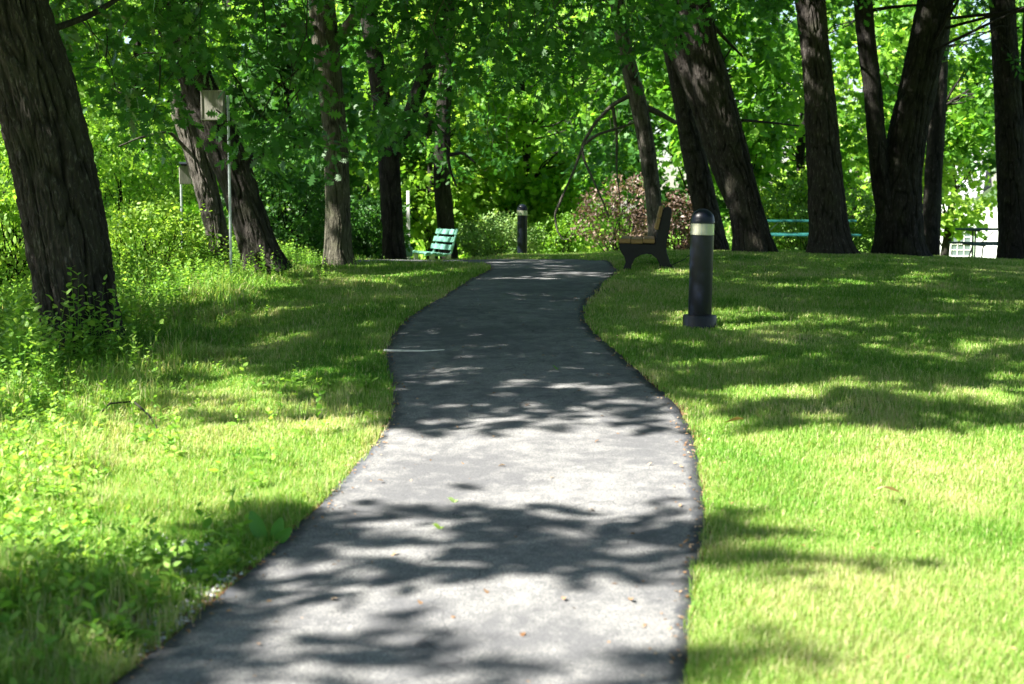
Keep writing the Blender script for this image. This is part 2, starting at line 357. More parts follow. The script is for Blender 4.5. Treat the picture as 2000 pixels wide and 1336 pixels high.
def spray(C, r, thick, nl, size, T, up=.55, tone=None, seed=0, droop=.2):
    """flattened twig ends: C centres (n,3), r radius, nl leaves each"""
    g_ = np.random.default_rng(seed); n = len(C)
    ax = unit(g_.normal(size=(n, 3))*np.array([1, 1, .5])+np.array([0, 0, 1.6]))         # spray normal
    e1 = unit(np.cross(ax, g_.normal(size=(n, 3)))); e2 = np.cross(ax, e1)
    a = g_.random((n, nl))*2*np.pi; q = r[:, None]*np.sqrt(g_.random((n, nl)))*(.75+.25*np.cos(a*3+g_.random((n, 1))*6))
    lz = g_.normal(size=(n, nl))*thick-droop*q**2/np.maximum(r[:, None], .1)
    P = C[:, None]+(q*np.cos(a))[..., None]*e1[:, None]+(q*np.sin(a))[..., None]*e2[:, None]+lz[..., None]*np.array([0, 0, 1.])
    P = P.reshape(-1, 3); m_ = len(P)
    out = ((np.cos(a))[..., None]*e1[:, None]+(np.sin(a))[..., None]*e2[:, None]).reshape(-1, 3)
    D = out*.8+g_.normal(size=(m_, 3))*.5+np.array([0, 0, -.35])
    Nn = np.array([0, 0, up])+g_.normal(size=(m_, 3))*(1-up)*.9
    s = size*(.65+.7*g_.random(m_))
    t0 = g_.random(n)*.5 if tone is None else tone
    v = np.clip(np.repeat(t0, nl)+g_.normal(size=m_)*.16+.15, 0, 1)
    return P, D, Nn, s, v
def mkleaves(name, parts, T, mat, parent, keep=None):
    P, D, Nn, s, v = [np.concatenate(z) for z in zip(*parts)]
    if keep is not None:
        k = keep(P); P, D, Nn, s, v = P[k], D[k], Nn[k], s[k], v[k]
    V = place(P, D, Nn, s, T); return build(name, V.reshape(-1, 3), np.full(len(P), len(T)), mat, parent, v)
def twigs(mb, A, B, r0, r1, seed, sag=.1, n=6, sides=4):
    g_ = np.random.default_rng(seed)
    for a_, b_ in zip(A, B):
        L_ = np.linalg.norm(b_-a_); t_ = np.linspace(0, 1, n)[:, None]
        Q = a_*(1-t_)+b_*t_; Q = Q+np.sin(np.pi*t_)*g_.normal(size=3)*L_*.07; Q[:, 2] += (np.sin(np.pi*t_[:, 0])*L_*sag)
        Q[1:-1] += g_.normal(size=(n-2, 3))*L_*.02
        mb.tube(Q, np.linspace(r0, r1, n), sides, cap=False)

# ---------------------------------------------------------------- trunks
def trunk_grid(C, R, amp, freq, seed, nth, step, flare=.0, roots=5):
    """C (n,3) axis, R (n) radii; bark relief is part of the surface"""
    C = np.asarray(C, float); R = np.asarray(R, float)
    d = np.r_[0, np.cumsum(np.linalg.norm(np.diff(C, axis=0), axis=1))]; n = max(8, int(d[-1]/step))
    # smooth axis
    q = np.linspace(0, d[-1], n); X = np.c_[tuple(np.interp(q, d, C[:, k]) for k in range(3))]; Rq = np.interp(q, d, R)
    kk = max(3, int(.7/step) | 1); k = np.hanning(kk+2)[1:-1]; k /= k.sum()
    def sm(a_):
        pad = kk//2; lo = 2*a_[0]-a_[1:pad+1][::-1]; hi = 2*a_[-1]-a_[-pad-1:-1][::-1]
        return np.convolve(np.r_[lo, a_, hi], k, 'valid')
    if n > kk+2: X = np.c_[tuple(sm(X[:, k_]) for k_ in range(3))]; Rq = sm(Rq)
    T = unit(np.gradient(X, axis=0)); e1 = unit(np.cross(T, np.array([0, 1., 0]))); e2 = np.cross(T, e1)
    th = np.linspace(0, 2*np.pi, nth, endpoint=False)[None]; q2 = q[:, None]
    Rm = Rq.mean(); cx, sx = np.cos(th)*Rm*freq, np.sin(th)*Rm*freq
    wz = q2*freq*.12
    wob = noise(cx*.35+seed, sx*.35, wz*.9)*.75
    a1 = np.abs(noise(cx+wob+seed, sx+wob, wz*1.1)); a2 = np.abs(noise(cx*2.1+wob+9, sx*2.1+seed, wz*2.3+5))
    f = np.minimum(1, a1*3.2)*.68+np.minimum(1, a2*3)*.32
    f = f*(.8+.2*noise(cx*5, sx*5, wz*9))
    lump = .035*noise(np.cos(th)*1.3+seed, np.sin(th)*1.3, q2*.8)
    rr = Rq[:, None]*(1+lump)+amp*(f-.55)
    if flare: rr = rr+flare*np.exp(-q2/.28)*(.65+.6*np.cos(th*roots+seed+.5*np.sin(th*2)))
    V = X[:, None]+rr[..., None]*(np.cos(th)[..., None]*e1[:, None]+np.sin(th)[..., None]*e2[:, None])
    i, j = np.meshgrid(np.arange(nth), np.arange(n-1)); i = i.ravel(); j = j.ravel(); i2 = (i+1) % nth
    idx = np.c_[j*nth+i, j*nth+i2, (j+1)*nth+i2, (j+1)*nth+i]
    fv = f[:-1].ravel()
    return V.reshape(-1, 3), idx, np.clip(fv, 0, 1), X
def join_build(name, grids, mat, parent, mb=None):
    V, I, A, n = [], [], [], 0
    for v, idx, f, *_ in grids: V.append(v); I.append(idx+n); A.append(f); n += len(v)
    V = np.vstack(V); counts = [4]*sum(len(i_) for i_ in I); I = np.concatenate([i_.ravel() for i_ in I]); A = np.concatenate(A)
    if mb and mb.f:
        V = np.vstack([V, np.array(mb.v)]); counts = counts+[len(f_) for f_ in mb.f]
        I = np.r_[I, [k+n for f_ in mb.f for k in f_]]; A = np.r_[A, np.full(len(mb.f), .6)]
    return build(name, V, counts, mat, parent, A, True, I)
def px_trunk(rows, Y, top=None, lean=0.0, Yk=0.0):
    """rows (py, x left, x right), bottom first; returns axis and radii; lean shifts depth with height"""
    C, R = [], []
    for py, a_, b_ in rows:
        c_ = at((a_+b_)/2, py, Y); y2 = Y+lean*(c_[2]-1); c_ = at((a_+b_)/2, py, y2); C.append(c_); R.append((b_-a_)/2/F*y2*1.0)
    if top:
        for dx, dy, z, r in top: C.append(np.array([C[-1][0]+dx, C[-1][1]+dy, z])); R.append(r)
    return np.array(C), np.array(R)
TREES = {}
def tree(key, label, grids, mat, limbs=None, group='park trees'):
    b = grids[0][3][0]; b = (b[0], b[1], float(gz(b[0], b[1])))
    e = empty('tree', b, label, 'tree', group); TREES[key] = dict(e=e, xy=np.array(b[:2]), C=grids[0][3])
    mb = MB()
    if limbs:
        for pts, r0, r1 in limbs: 
            Q = np.array(pts); d = np.r_[0, np.cumsum(np.linalg.norm(np.diff(Q, axis=0), axis=1))]; qn = np.linspace(0, d[-1], 4*len(Q))
            Q = np.c_[tuple(np.interp(qn, d, Q[:, k]) for k in range(3))]; Q[1:-1] = (Q[:-2]+Q[1:-1]*2+Q[2:])/4
            mb.tube(Q, np.linspace(r0, r1, len(Q)), 8, cap=False)
    TREES[key]['mb'] = mb; TREES[key]['grids'] = grids; TREES[key]['mat'] = mat; return e
def local(o, e):                                    # parts are written in world coordinates
    import mathutils; o.matrix_parent_inverse = mathutils.Matrix.Translation(e.location).inverted(); return o

# T1 big left oak
c, r = px_trunk([(760, 95, 268), (700, 92, 246), (640, 84, 230), (560, 70, 222), (470, 55, 206), (316, 29, 178), (141, -16, 133), (0, -60, 84)], 13.0,
                [(-.5, .1, 5.0, .33), (-.5, .2, 7.0, .29), (-.2, 0, 9.5, .2), (.3, 0, 12, .1)])
tree('T1', 'large oak with thick deeply furrowed trunk leaning at the left edge of the lawn', [trunk_grid(c, r, .065, 17, 1.0, 460, .010, .05)], 'bark',
     [([at(-10, 20, 13), (-5.2, 12, 4.6), (-4.4, 10.2, 6.4), (-2.5, 8.2, 7.6)], .13, .04), ([(-5.6, 13.1, 5.6), (-6.5, 11, 7.4), (-6, 8.5, 9)], .12, .03),
      ([(-5.6, 13.1, 5.2), (-3.8, 14.2, 6.2), (-1.0, 14.8, 7.0), (1.4, 14.6, 6.6)], .12, .03), ([(-6, 13, 7), (-5, 16, 9), (-3, 17, 10.5)], .10, .03),
      ([at(50, 75, 13.1), at(180, 30, 13.6), at(300, -50, 14.5)], .035, .02)])
# T2 pair
c, r = px_trunk([(540, 478, 566), (505, 470, 548), (470, 466, 534), (352, 429, 497), (264, 393, 460), (176, 360, 424), (100, 330, 388), (30, 300, 350)], 19.5,
                [(-.4, .2, 5.6, .2), (-.3, .3, 8, .14), (0, 0, 11, .07)])
tree('T2', 'dark leaning tree trunk behind the nest box on its pole, right of its paler twin', [trunk_grid(c, r, .045, 17, 2.3, 200, .022, .05)], 'bark',
     [([at(470, 330, 19.6), at(500, 305, 19.8), at(530, 290, 20)], .07, .05), ([at(345, 110, 19.5), (-3.5, 18.6, 5.4), (-2.2, 17.8, 7)], .1, .03)])
c, r = px_trunk([(540, 418, 462), (470, 409, 447), (352, 377, 420), (290, 360, 402), (250, 348, 392), (211, 331, 380), (186, 327, 366)], 20.3)
r[-1] *= .75
tree('T2b', 'paler sunlit leaning trunk with a broken top, left of the darker leaning trunk', [trunk_grid(c, r, .045, 17, 5.3, 160, .024, .05)], 'bark_grey',
     [([at(352, 190, 20.3), at(345, 182, 20.3), at(338, 176, 20.2)], .10, .02), ([at(372, 300, 20.3), at(330, 255, 20.0), at(270, 270, 19.6), at(232, 286, 19.3)], .03, .01)])
# T3
c, r = px_trunk([(530, 630, 696), (505, 634, 688), (400, 636, 684), (300, 633, 681), (240, 630, 676), (160, 620, 668), (82, 610, 662), (0, 602, 652)], 21.5,
                [(-.1, .1, 6.5, .17), (.1, .2, 9, .12), (0, 0, 12, .05)])
tree('T3', 'straight slim trunk with fine greenish bark standing at the end of the weedy bank', [trunk_grid(c, r, .012, 26, 4.1, 220, .018, .04)], 'bark_fine',
     [([at(655, 85, 21.5), at(680, 50, 21.4), at(705, 15, 21.2), at(740, -60, 21)], .09, .06), ([at(620, 56, 21.4), at(585, 48, 21), at(540, 50, 20.6)], .05, .03),
      ([at(640, -40, 21.5), (-1.2, 19.5, 6.6), (.6, 18, 7.6)], .09, .03)])
# T4
c, r = px_trunk([(530, 748, 795), (470, 748, 789), (400, 744, 785), (330, 741, 781), (280, 738, 778), (200, 728, 764), (120, 716, 750), (0, 700, 730)], 25.5,
                [(-.3, 0, 8, .14), (0, 0, 11, .06)])
c2, r2 = px_trunk([(300, 752, 782), (255, 776, 804), (211, 793, 817), (140, 818, 846), (70, 843, 868), (0, 858, 880)], 25.4, [(.3, 0, 8.5, .08), (0, 0, 11, .04)])
tree('T4', 'dark forked trunk beside the white post, its right limb leaning over the green bench', [trunk_grid(c, r, .02, 16, 6.7, 110, .035, .05), trunk_grid(c2, r2*1.1, .015, 16, 7.7, 60, .05)], 'bark_dark',
     [([at(832, 222, 25.3), at(850, 250, 25.2), at(878, 272, 25), at(874, 305, 25), at(880, 335, 25), at(892, 365, 25)], .055, .015),
      ([at(876, 303, 25), at(905, 298, 24.8), at(928, 318, 24.6)], .035, .015)])
# T5 behind the green bench
c, r = px_trunk([(530, 862, 898), (470, 856, 890), (400, 850, 884), (340, 846, 878), (220, 852, 880), (60, 862, 888)], 33, [(0, 0, 9, .12), (0, 0, 12, .05)])
tree('T5', 'dark trunk standing right behind the green bench', [trunk_grid(c, r, .02, 14, 8.7, 60, .06, .05)], 'bark_dark')
# T6
c, r = px_trunk([(520, 1263, 1304), (470, 1266, 1298), (420, 1264, 1294), (352, 1257, 1287), (264, 1244, 1275), (190, 1228, 1260), (100, 1206, 1236), (0, 1190, 1220)], 27,
                [(-.5, 0, 8.5, .13), (-.2, 0, 12, .05)])
tree('T6', 'slender sunlit trunk rising just behind the wood and iron bench', [trunk_grid(c, r, .018, 16, 9.1, 90, .04, .04)], 'bark_grey',
     [([at(1246, 178, 27), at(1196, 205, 26.9), at(1162, 240, 26.8), at(1136, 285, 26.7), at(1140, 312, 26.6), at(1158, 350, 26.5), at(1178, 395, 26.5), at(1190, 425, 26.5)], .045, .012),
      ([at(1137, 290, 26.7), at(1120, 335, 26.6), at(1102, 375, 26.5), at(1090, 405, 26.4)], .03, .01), ([at(1196, 205, 26.9), at(1205, 260, 27), at(1204, 330, 27), at(1212, 400, 27)], .034, .008),
      ([at(1100, 380, 26.45), at(1083, 420, 26.5), at(1088, 450, 26.5), at(1100, 470, 26.5), at(1112, 466, 26.5)], .028, .01),
      ([at(1246, 203, 27), at(1290, 222, 27.1), at(1320, 240, 27.2)], .07, .04), ([at(1136, 285, 26.7), at(1168, 262, 26.7), at(1210, 250, 27), at(1250, 235, 27)], .030, .02)])
# T7
c, r = px_trunk([(520, 1378, 1432), (490, 1374, 1424), (420, 1356, 1406), (352, 1342, 1390), (264, 1326, 1368), (200, 1316, 1352), (120, 1300, 1334), (0, 1280, 1312)], 28.5,
                [(-.5, 0, 8, .15), (-.2, 0, 12, .06)])
tree('T7', 'dark dappled trunk leaning behind the near bollard, left of the widest one', [trunk_grid(c, r, .03, 18, 10.1, 110, .04, .05)], 'bark')
# T8 with lit twin
c, r = px_trunk([(520, 1428, 1520), (490, 1434, 1510), (470, 1433, 1505), (400, 1424, 1486), (352, 1414, 1474), (264, 1386, 1452), (176, 1356, 1428), (88, 1334, 1403), (0, 1326, 1384)], 25.5,
                [(-.25, 0, 6.5, .26), (-.3, 0, 9, .18), (0, 0, 13, .07)])
c2, r2 = px_trunk([(400, 1420, 1456), (330, 1390, 1436), (264, 1368, 1412), (176, 1340, 1384), (100, 1306, 1350), (0, 1282, 1322)], 25.75, [(-.5, .2, 7, .17), (-.4, .3, 10, .08)])
tree('T8', 'wide twin stemmed trunk leaning left at the left end of the lawn row', [trunk_grid(c, r, .04, 19, 11.4, 200, .025, .14), trunk_grid(c2, r2, .03, 19, 12.4, 110, .035)], 'bark',
     [([at(1392, 50, 25.5), at(1420, 80, 25.7), at(1450, 110, 26)], .04, .02), ([at(1450, 235, 25.5), at(1490, 238, 25.9), at(1560, 246, 26.5)], .03, .012)])
# T9
c, r = px_trunk([(530, 1570, 1688), (497, 1578, 1668), (470, 1583, 1658), (400, 1580, 1650), (352, 1578, 1645), (264, 1574, 1637), (176, 1572, 1628), (88, 1565, 1618), (0, 1554, 1611)], 25.0,
                [(-.2, 0, 7, .22), (-.1, 0, 10, .14), (0, 0, 13, .05)])
tree('T9', 'straight furrowed trunk with flaring roots between the teal table and the forked tree', [trunk_grid(c, r, .04, 19, 13.9, 220, .022, .16, 4)], 'bark')
# T10/11 fork
c, r = px_trunk([(530, 1700, 1822), (500, 1706, 1806), (470, 1709, 1802), (352, 1719, 1797), (264, 1734, 1808), (176, 1757, 1826), (88, 1776, 1844), (0, 1795, 1860)], 25.2,
                [(.3, 0, 7, .24), (.2, 0, 10, .15), (0, 0, 13, .06)])
c2, r2 = px_trunk([(430, 1714, 1752), (352, 1702, 1740), (300, 1697, 1733), (264, 1694, 1729), (176, 1688, 1722), (88, 1675, 1710), (0, 1668, 1703)], 25.05, [(-.2, 0, 7, .14), (0, 0, 11, .06)])
tree('T11', 'heavy dark trunk splitting low into a thick right stem and a thinner left stem', [trunk_grid(c, r, .04, 19, 15.9, 220, .024, .15), trunk_grid(c2, r2, .02, 15, 16.9, 90, .035)], 'bark_dark',
     [([at(1703, 20, 25), at(1740, 14, 24.8), at(1790, 10, 24.6)], .035, .02)])
# T12
c, r = px_trunk([(530, 1796, 1834), (470, 1800, 1832), (352, 1806, 1839), (211, 1815, 1848), (100, 1824, 1852), (0, 1832, 1858)], 31, [(.2, 0, 9, .12), (0, 0, 12, .05)])
tree('T12', 'thin dark trunk between the forked tree and the white house', [trunk_grid(c, r, .018, 14, 18.1, 70, .05, .04)], 'bark_dark')
# T13
c, r = px_trunk([(540, 1944, 2040), (500, 1950, 2018), (470, 1952, 2012), (352, 1949, 2005), (176, 1943, 1992), (88, 1938, 1986), (0, 1934, 1980)], 27, [(-.1, 0, 8, .2), (0, 0, 12, .07)])
c2, r2 = px_trunk([(420, 1978, 2016), (300, 1986, 2024), (140, 1994, 2030), (0, 2002, 2036)], 27.2, [(.3, 0, 8, .13), (0, 0, 11, .05)])
tree('T13', 'dark trunk at the right edge of the lawn, standing in front of a picnic table', [trunk_grid(c, r, .03, 19, 19.1, 160, .03, .10), trunk_grid(c2, r2, .02, 13, 20.1, 80, .05)], 'bark_dark',
     [([at(1990, 55, 26.9), at(1950, 50, 26.7), at(1905, 75, 26.5)], .02, .006), ([at(1950, 75, 26.9), at(1975, 100, 26.6), at(1985, 120, 26.4)], .015, .005)])

# ---------------------------------------------------------------- unseen leaf sprays overhead, added and thinned to shape the light
def shade(x, y):
    """share of the added leaves kept to shade ground point (x, y) from the sun"""
    n1 = fbm(x*.55+3, y*1.1, 0, 3); n2 = fbm(x*1.7, y*2.6+4, 1, 2)
    k = np.where(n1*.7+n2*.5 > np.where((x > 1.5) & (y > 9), .34, np.where(y < 12.6, .40, .22)), .08, 1.0)                                      # general canopy with gaps
    lit_edge = 8.75+.05*x+.35*n1
    lit_edge = np.where(x < -1.1, 9.2+.3*n1, lit_edge)
    front = y < lit_edge
    kf = np.full_like(x, .02)
    band = smooth((y-5.75-.15*n1)/.12)*smooth((7.05+.22*n1-y)/.15)
    kf = np.maximum(kf, np.where((x < 1.15) & (x > -1.4), band*np.where(n2 > .30, .15, .92), 0))
    kf = np.maximum(kf, .9*((y < 5.75) & (x < .0) & (n1*.5+n2*.7 > .02)))
    kf = np.maximum(kf, .95*((x < -1.0) & (y < 6.0+.3*n1)))
    kf = np.maximum(kf, .85*((x > .9) & (x < 2.2) & ((abs(y-6.72-.05*n1) < .09) | (abs(y-6.05) < .06)) & (n2 < .4)))
    kf = np.maximum(kf, .9*(np.hypot((x-.85)/.38, (y-4.8)/.25) < 1))
    k = np.where(front, kf, k)
    k = np.where(np.hypot((x-2.4)/1.0, (y-13.8)/.9)+.5*n2 < 1, .1, k)             # sunny spot by the bollard
    k = np.where((x < -2.8) & (y > 16) & (y < 23), np.where(n1 > .3, .6, .04), k)   # sunny bank
    k = np.where((x < -1.3) & (x > -2.9) & (y > 9.2) & (y < 11.6), np.where(n2 > -.05, .1, .9), k)
    k = np.where((x < -2.0) & (y > 9) & (n1*.6+n2*.6 > .02), .12, k)
    k = np.where(y > np.where(x > 2, 31, 26.5), .1, k)
    k = np.where(y < 3.9, 1., k)
    return k
g_ = np.random.default_rng(21); N = 8600
tx = g_.uniform(-9, 23, N); ty = g_.uniform(-3, 33, N); hh = g_.uniform(5.6, 11.5, N)+.21*np.clip(ty-14, 0, 30)  # added out of view along the sun; those behind the camera cut sky light
B = gz(tx, ty); s_ = (hh-B)/S[2]; C = np.c_[tx, ty, B]+s_[:, None]*S
ok = shade(tx, ty) > .05
C = C[ok]; s_ = s_[ok]
# keep clear of the line of sight: the camera must see under the canopy
el = (C[:, 2]-1.6)/np.maximum(C[:, 1], .1); C = C[(el > .20) | (C[:, 1] < 2)]
keys = ['T1', 'T2', 'T3', 'T4', 'T6', 'T8', 'T9', 'T11', 'T13']
XY = np.array([TREES[k]['xy'] for k in keys]); near = np.linalg.norm(C[:, None, :2]-XY[None], axis=2).argmin(1)  # each added spray joins the nearest tree's crown, even far from its trunk
def keep_shade(P):
    t_ = (P[:, 2]-gz(P[:, 0], P[:, 1]))/S[2]; G = P-t_[:, None]*S
    t_ = (P[:, 2]-gz(G[:, 0], G[:, 1]))/S[2]; G = P-t_[:, None]*S
    return np.random.default_rng(5).random(len(P)) < shade(G[:, 0], G[:, 1])
shade_sprays = {k: [] for k in TREES}; crown_free = {k: [] for k in TREES}
for n_, k in enumerate(keys):
    Ck = C[near == n_]
    if len(Ck): shade_sprays[k].append(spray(Ck, g_.uniform(.45, .85, len(Ck)), .12, 46, .255, OAK, .6, seed=100+n_))
    sub = Ck[::9]
    if len(sub):
        ax = TREES[k]['C']; ax = ax[ax[:, 2] > 3.4]
        J = np.abs(ax[None, :, 2]-(sub[:, None, 2]-1.5)).argmin(1)
        ok_ = np.ones(len(sub), bool)               # boughs that would shadow sunny ground are left out
        for f_ in np.linspace(.1, 1, 8):
            Q = ax[J]*(1-f_)+sub*f_; G = Q-((Q[:, 2]-gz(Q[:, 0], Q[:, 1]))/S[2])[:, None]*S
            ok_ &= ~((G[:, 1] > 3.3) & (G[:, 1] < 9.6) & (shade(G[:, 0], G[:, 1]) < .5)) & ~((G[:, 1] > 7.3) & (G[:, 1] < 8.7))
        J, sub = J[ok_], sub[ok_]
        twigs(TREES[k]['mb'], ax[J], sub, .028, .008, 300+n_, .08)
# low hanging oak sprays seen at the top of the picture
def hang(key, N_, px, py, Y, seed, nl=26, size=.15, r=(.25, .5), pw=1.0, tone=None):
    q_ = np.random.default_rng(seed)
    X = np.array([at(q_.uniform(*px), py[0]+(py[1]-py[0])*q_.random()**pw, q_.uniform(*Y)) for _ in range(N_)])
    tone_ = None if tone is None else np.full(N_, tone)
    crown_free[key].append(spray(X, q_.uniform(*r, N_), .07, nl, size, OAK, .45, tone_, seed+1, .35))
    B_ = X+np.array([0, 0, .9])+q_.normal(size=X.shape)*.35
    twigs(TREES[key]['mb'], B_[::2], X[::2], .010, .003, seed+2, .05, 6, 3)
hang('T1', 46, (80, 420), (-60, 140), (13.5, 17), 31, pw=1.3)
hang('T1', 14, (190, 320), (110, 250), (14, 17), 32)
hang('T2', 34, (300, 640), (-60, 130), (15, 19), 33, pw=1.2)
hang('T2', 12, (540, 640), (100, 300), (17, 20), 34)
hang('T2', 6, (440, 540), (235, 300), (15, 16.5), 35)
hang('T3', 55, (640, 1000), (-60, 110), (14, 20), 36, pw=1.3)
hang('T3', 14, (780, 960), (90, 260), (15, 18), 37)
hang('T3', 9, (720, 800), (190, 290), (17, 20), 39)
hang('T5', 26, (790, 960), (60, 340), (29.5, 32), 51, nl=30, r=(.3, .6))
hang('T6', 18, (1130, 1260), (250, 400), (28.5, 32), 52, nl=26, r=(.25, .5))
hang('T6', 16, (960, 1180), (180, 330), (27, 31), 53, nl=26, r=(.25, .5))
hang('T6', 45, (960, 1300), (-60, 120), (15, 22), 38, pw=1.3)
hang('T6', 16, (1000, 1120), (40, 200), (16, 20), 40)
hang('T8', 20, (1230, 1340), (-60, 60), (18, 23), 41)
hang('T8', 18, (1400, 1560), (-60, 30), (20, 27), 42)
hang('T11', 10, (1620, 1680), (-60, 20), (20, 27), 43)
hang('T13', 18, (1850, 2010), (-60, 140), (26, 30), 44)
for k, T in TREES.items():
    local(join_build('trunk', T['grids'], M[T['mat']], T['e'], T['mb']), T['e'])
    if shade_sprays[k] or crown_free[k]:
        A = []
        if shade_sprays[k]:
            P, D, Nn, s, v = [np.concatenate(z) for z in zip(*shade_sprays[k])]; kk = keep_shade(P); A.append((P[kk], D[kk], Nn[kk], s[kk], v[kk]))
        A += crown_free[k]
        local(mkleaves('crown', A, OAK, M['oak'], T['e']), T['e'])  # one crown mesh: hanging sprays plus the added shade sprays
    else:
        q_ = np.random.default_rng(int(T['xy'][1]*10)); top = T['C'][-1]
        X = top+q_.normal(size=(90, 3))*np.array([1.6, 1.6, 1.5])+np.array([0, 0, -.5]); X = X[X[:, 2] > 6] if k != 'T2b' else X[:0]
        if len(X): local(mkleaves('crown', [spray(X, q_.uniform(.4, .8, len(X)), .15, 40, .17, QUAD, .5, seed=9)], QUAD, M['leaf'], T['e']), T['e'])

# ---------------------------------------------------------------- trees beyond the crest
def bgtree(px, Y, label, mat='leaf', rx=2.6, z0=.8, z1=10, n=260, nl=34, size=.17, T=MAPLE, seed=0, tr=.16, bark='bark_dark', dens_hi=.12, tone=None, cat='tree', name='tree', group='trees beyond the crest'):
    q_ = np.random.default_rng(seed); x = (px-CX)/F*Y; g0 = float(gz(x, Y)); e = empty(name, (x, Y, g0), label, cat, group)
    h = z1; lean = q_.normal()*.06
    C_ = np.array([[x+lean*z, Y, g0+z-.2] for z in np.linspace(0, h*.85, 7)]); C_[1:, :2] += q_.normal(size=(6, 2))*.08
    R__ = np.linspace(tr, tr*.25, 7)
    gr = [trunk_grid(C_, R__, .015, 14, seed*1.3, 36, .12, .04)]
    # sprays on boughs
    Z = q_.random(n); zz = z0+(h-z0)*Z
    keep = (zz+g0 < 8.5) | (q_.random(n) < dens_hi); zz = zz[keep]; m_ = len(zz)
    prof = rx*np.clip(np.sin(np.pi*np.clip((zz-z0)/(h-z0)*.86+.12, 0, 1)), .25, 1)
    a = q_.random(m_)*2*np.pi; rr = prof*np.sqrt(q_.uniform(.12, 1, m_))*(1+.25*noise(a*1.3, zz*.8, seed))
    X = np.c_[x+lean*zz+rr*np.cos(a), Y+rr*np.sin(a), g0+zz]
    clump = noise(X[:, 0]*.9, X[:, 1]*.9, X[:, 2]*1.1+seed); X = X[clump > -.18]; m_ = len(X)
    tn = np.clip(.35+.35*noise(X[:, 0]*.7+5, X[:, 1]*.7, X[:, 2]*.7)+q_.normal(size=m_)*.12+(tone or 0), 0, 1)
    mb = MB(); ax = C_; J = np.abs(ax[None, :, 2]-(X[::5][:, None, 2]-.9)).argmin(1)
    twigs(mb, ax[J], X[::5], tr*.22, .008, seed+5, .05, 6, 3)
    local(join_build('trunk', gr, M[bark], e, mb), e)
    local(mkleaves('crown', [spray(X, q_.uniform(.3, .62, m_), .13, nl, size, T, .42, tn, seed+9, .3)], T, M[mat], e), e)
    return e
BT = [
 (-60, 30, 'bright leafy tree left of the big oak trunk', 'leaf_yellow', 2.4, .3, 9, 300, .1),
 (60, 37, 'green tree just behind the big oak trunk at its left side', 'leaf', 2.8, .4, 11, 300, 0),
 (210, 33, 'bright low branching tree right beside the big oak trunk', 'leaf_yellow', 2.2, .5, 10, 320, 0),
 (330, 41, 'green tree behind the two nest boxes', 'leaf', 3.0, 2.2, 12, 300, 0),
 (470, 39, 'green tree filling the space behind the leaning pair of trunks', 'leaf', 2.8, 2.4, 12, 300, 0),
 (585, 32, 'dark glossy tree low behind the slim straight trunk', 'leaf_dark', 2.0, .3, 5.5, 300, -.1),
 (600, 43, 'tall green tree behind the slim straight trunk', 'leaf', 3.0, 3.0, 12, 260, .1),
 (720, 38, 'dense dark tree between the slim trunk and the forked trunk', 'leaf_dark', 2.2, .3, 7, 300, 0),
 (700, 46, 'tall light green tree above the dark one', 'leaf', 3.0, 3.5, 12, 240, .15),
 (840, 36.5, 'bright maple spreading behind the green bench', 'leaf_yellow', 2.0, .9, 7.5, 300, -.1),
 (930, 44, 'tall maple behind the far bollard, left side', 'leaf', 3.2, 1.8, 12, 320, .1),
 (1030, 37.5, 'bright maple with low boughs right behind the far bollard', 'leaf', 2.1, 1.0, 8, 330, .15),
 (1110, 42, 'green tree between the far bollard and the purple bush', 'leaf', 3.0, 1.0, 12, 320, .0),
 (1230, 40, 'green tree towering over the purple leaved bush', 'leaf', 2.8, 2.6, 12, 300, .05),
 (1350, 37, 'dark green tree behind the near bollard and leaning trunks', 'leaf_dark', 2.6, 1.0, 11, 320, .1),
 (1480, 34, 'green maple over the teal picnic table', 'leaf', 2.2, 1.7, 10, 380, 0),
 (1560, 40, 'dense green maple between the leaning and the root flared trunks', 'leaf', 2.6, 1.0, 11, 340, .0),
 (1660, 50, 'yellow green sunlit tree between the root flared and forked trunks', 'leaf_yellow', 3.4, 1.0, 11, 380, .2),
 (1745, 42, 'green tree directly behind the forked trunk', 'leaf_yellow', 1.5, .6, 8, 300, .1),
 (1822, 36, 'dark maple bough tree above the white house', 'leaf', 2.6, 3.0, 10, 280, -.1),
 (1838, 47, 'pale yellow green tree in front of the white house', 'leaf_yellow', 2.1, 1.6, 7, 230, .2),
 (2090, 38, 'dark green tree past the right edge trunk', 'leaf_dark', 2.6, .6, 11, 260, .1)]
for n_, (px, Y, lab, mt, rx, z0, z1, n, tone) in enumerate(BT):
    bgtree(px, Y, lab, mt, rx, z0, z1, n, seed=500+n_*17, tone=tone)
# far wood closing the view
q_ = np.random.default_rng(77); N = 6800
X = np.c_[q_.uniform(-34, 36, N), q_.uniform(56, 80, N), -1.2+14*q_.random(N)**1.15]
kf = noise(X[:, 0]*.35, X[:, 1]*.3, X[:, 2]*.4) > np.where(X[:, 2] > 6.5, -.02, -.22)
hx = X[:, 0]/X[:, 1]*F+CX; kf &= ~((X[:, 0] > 5) & (X[:, 1] < 71)); kf &= ~((hx > 1810) & (hx < 1990) & (X[:, 2] < 4.5)); X = X[kf]
tn = np.clip(.5+.5*noise(X[:, 0]*.3, X[:, 1]*.3, X[:, 2]*.35+3), 0, 1)
o = mkleaves('woodland', [spray(X, q_.uniform(.6, 1.2, len(X)), .3, 26, .38, QUAD, .4, tn, 78)], QUAD, M['leaf_yellow'], None)
tag(o, 'far sunlit wood closing the view behind the park trees', kind='stuff')

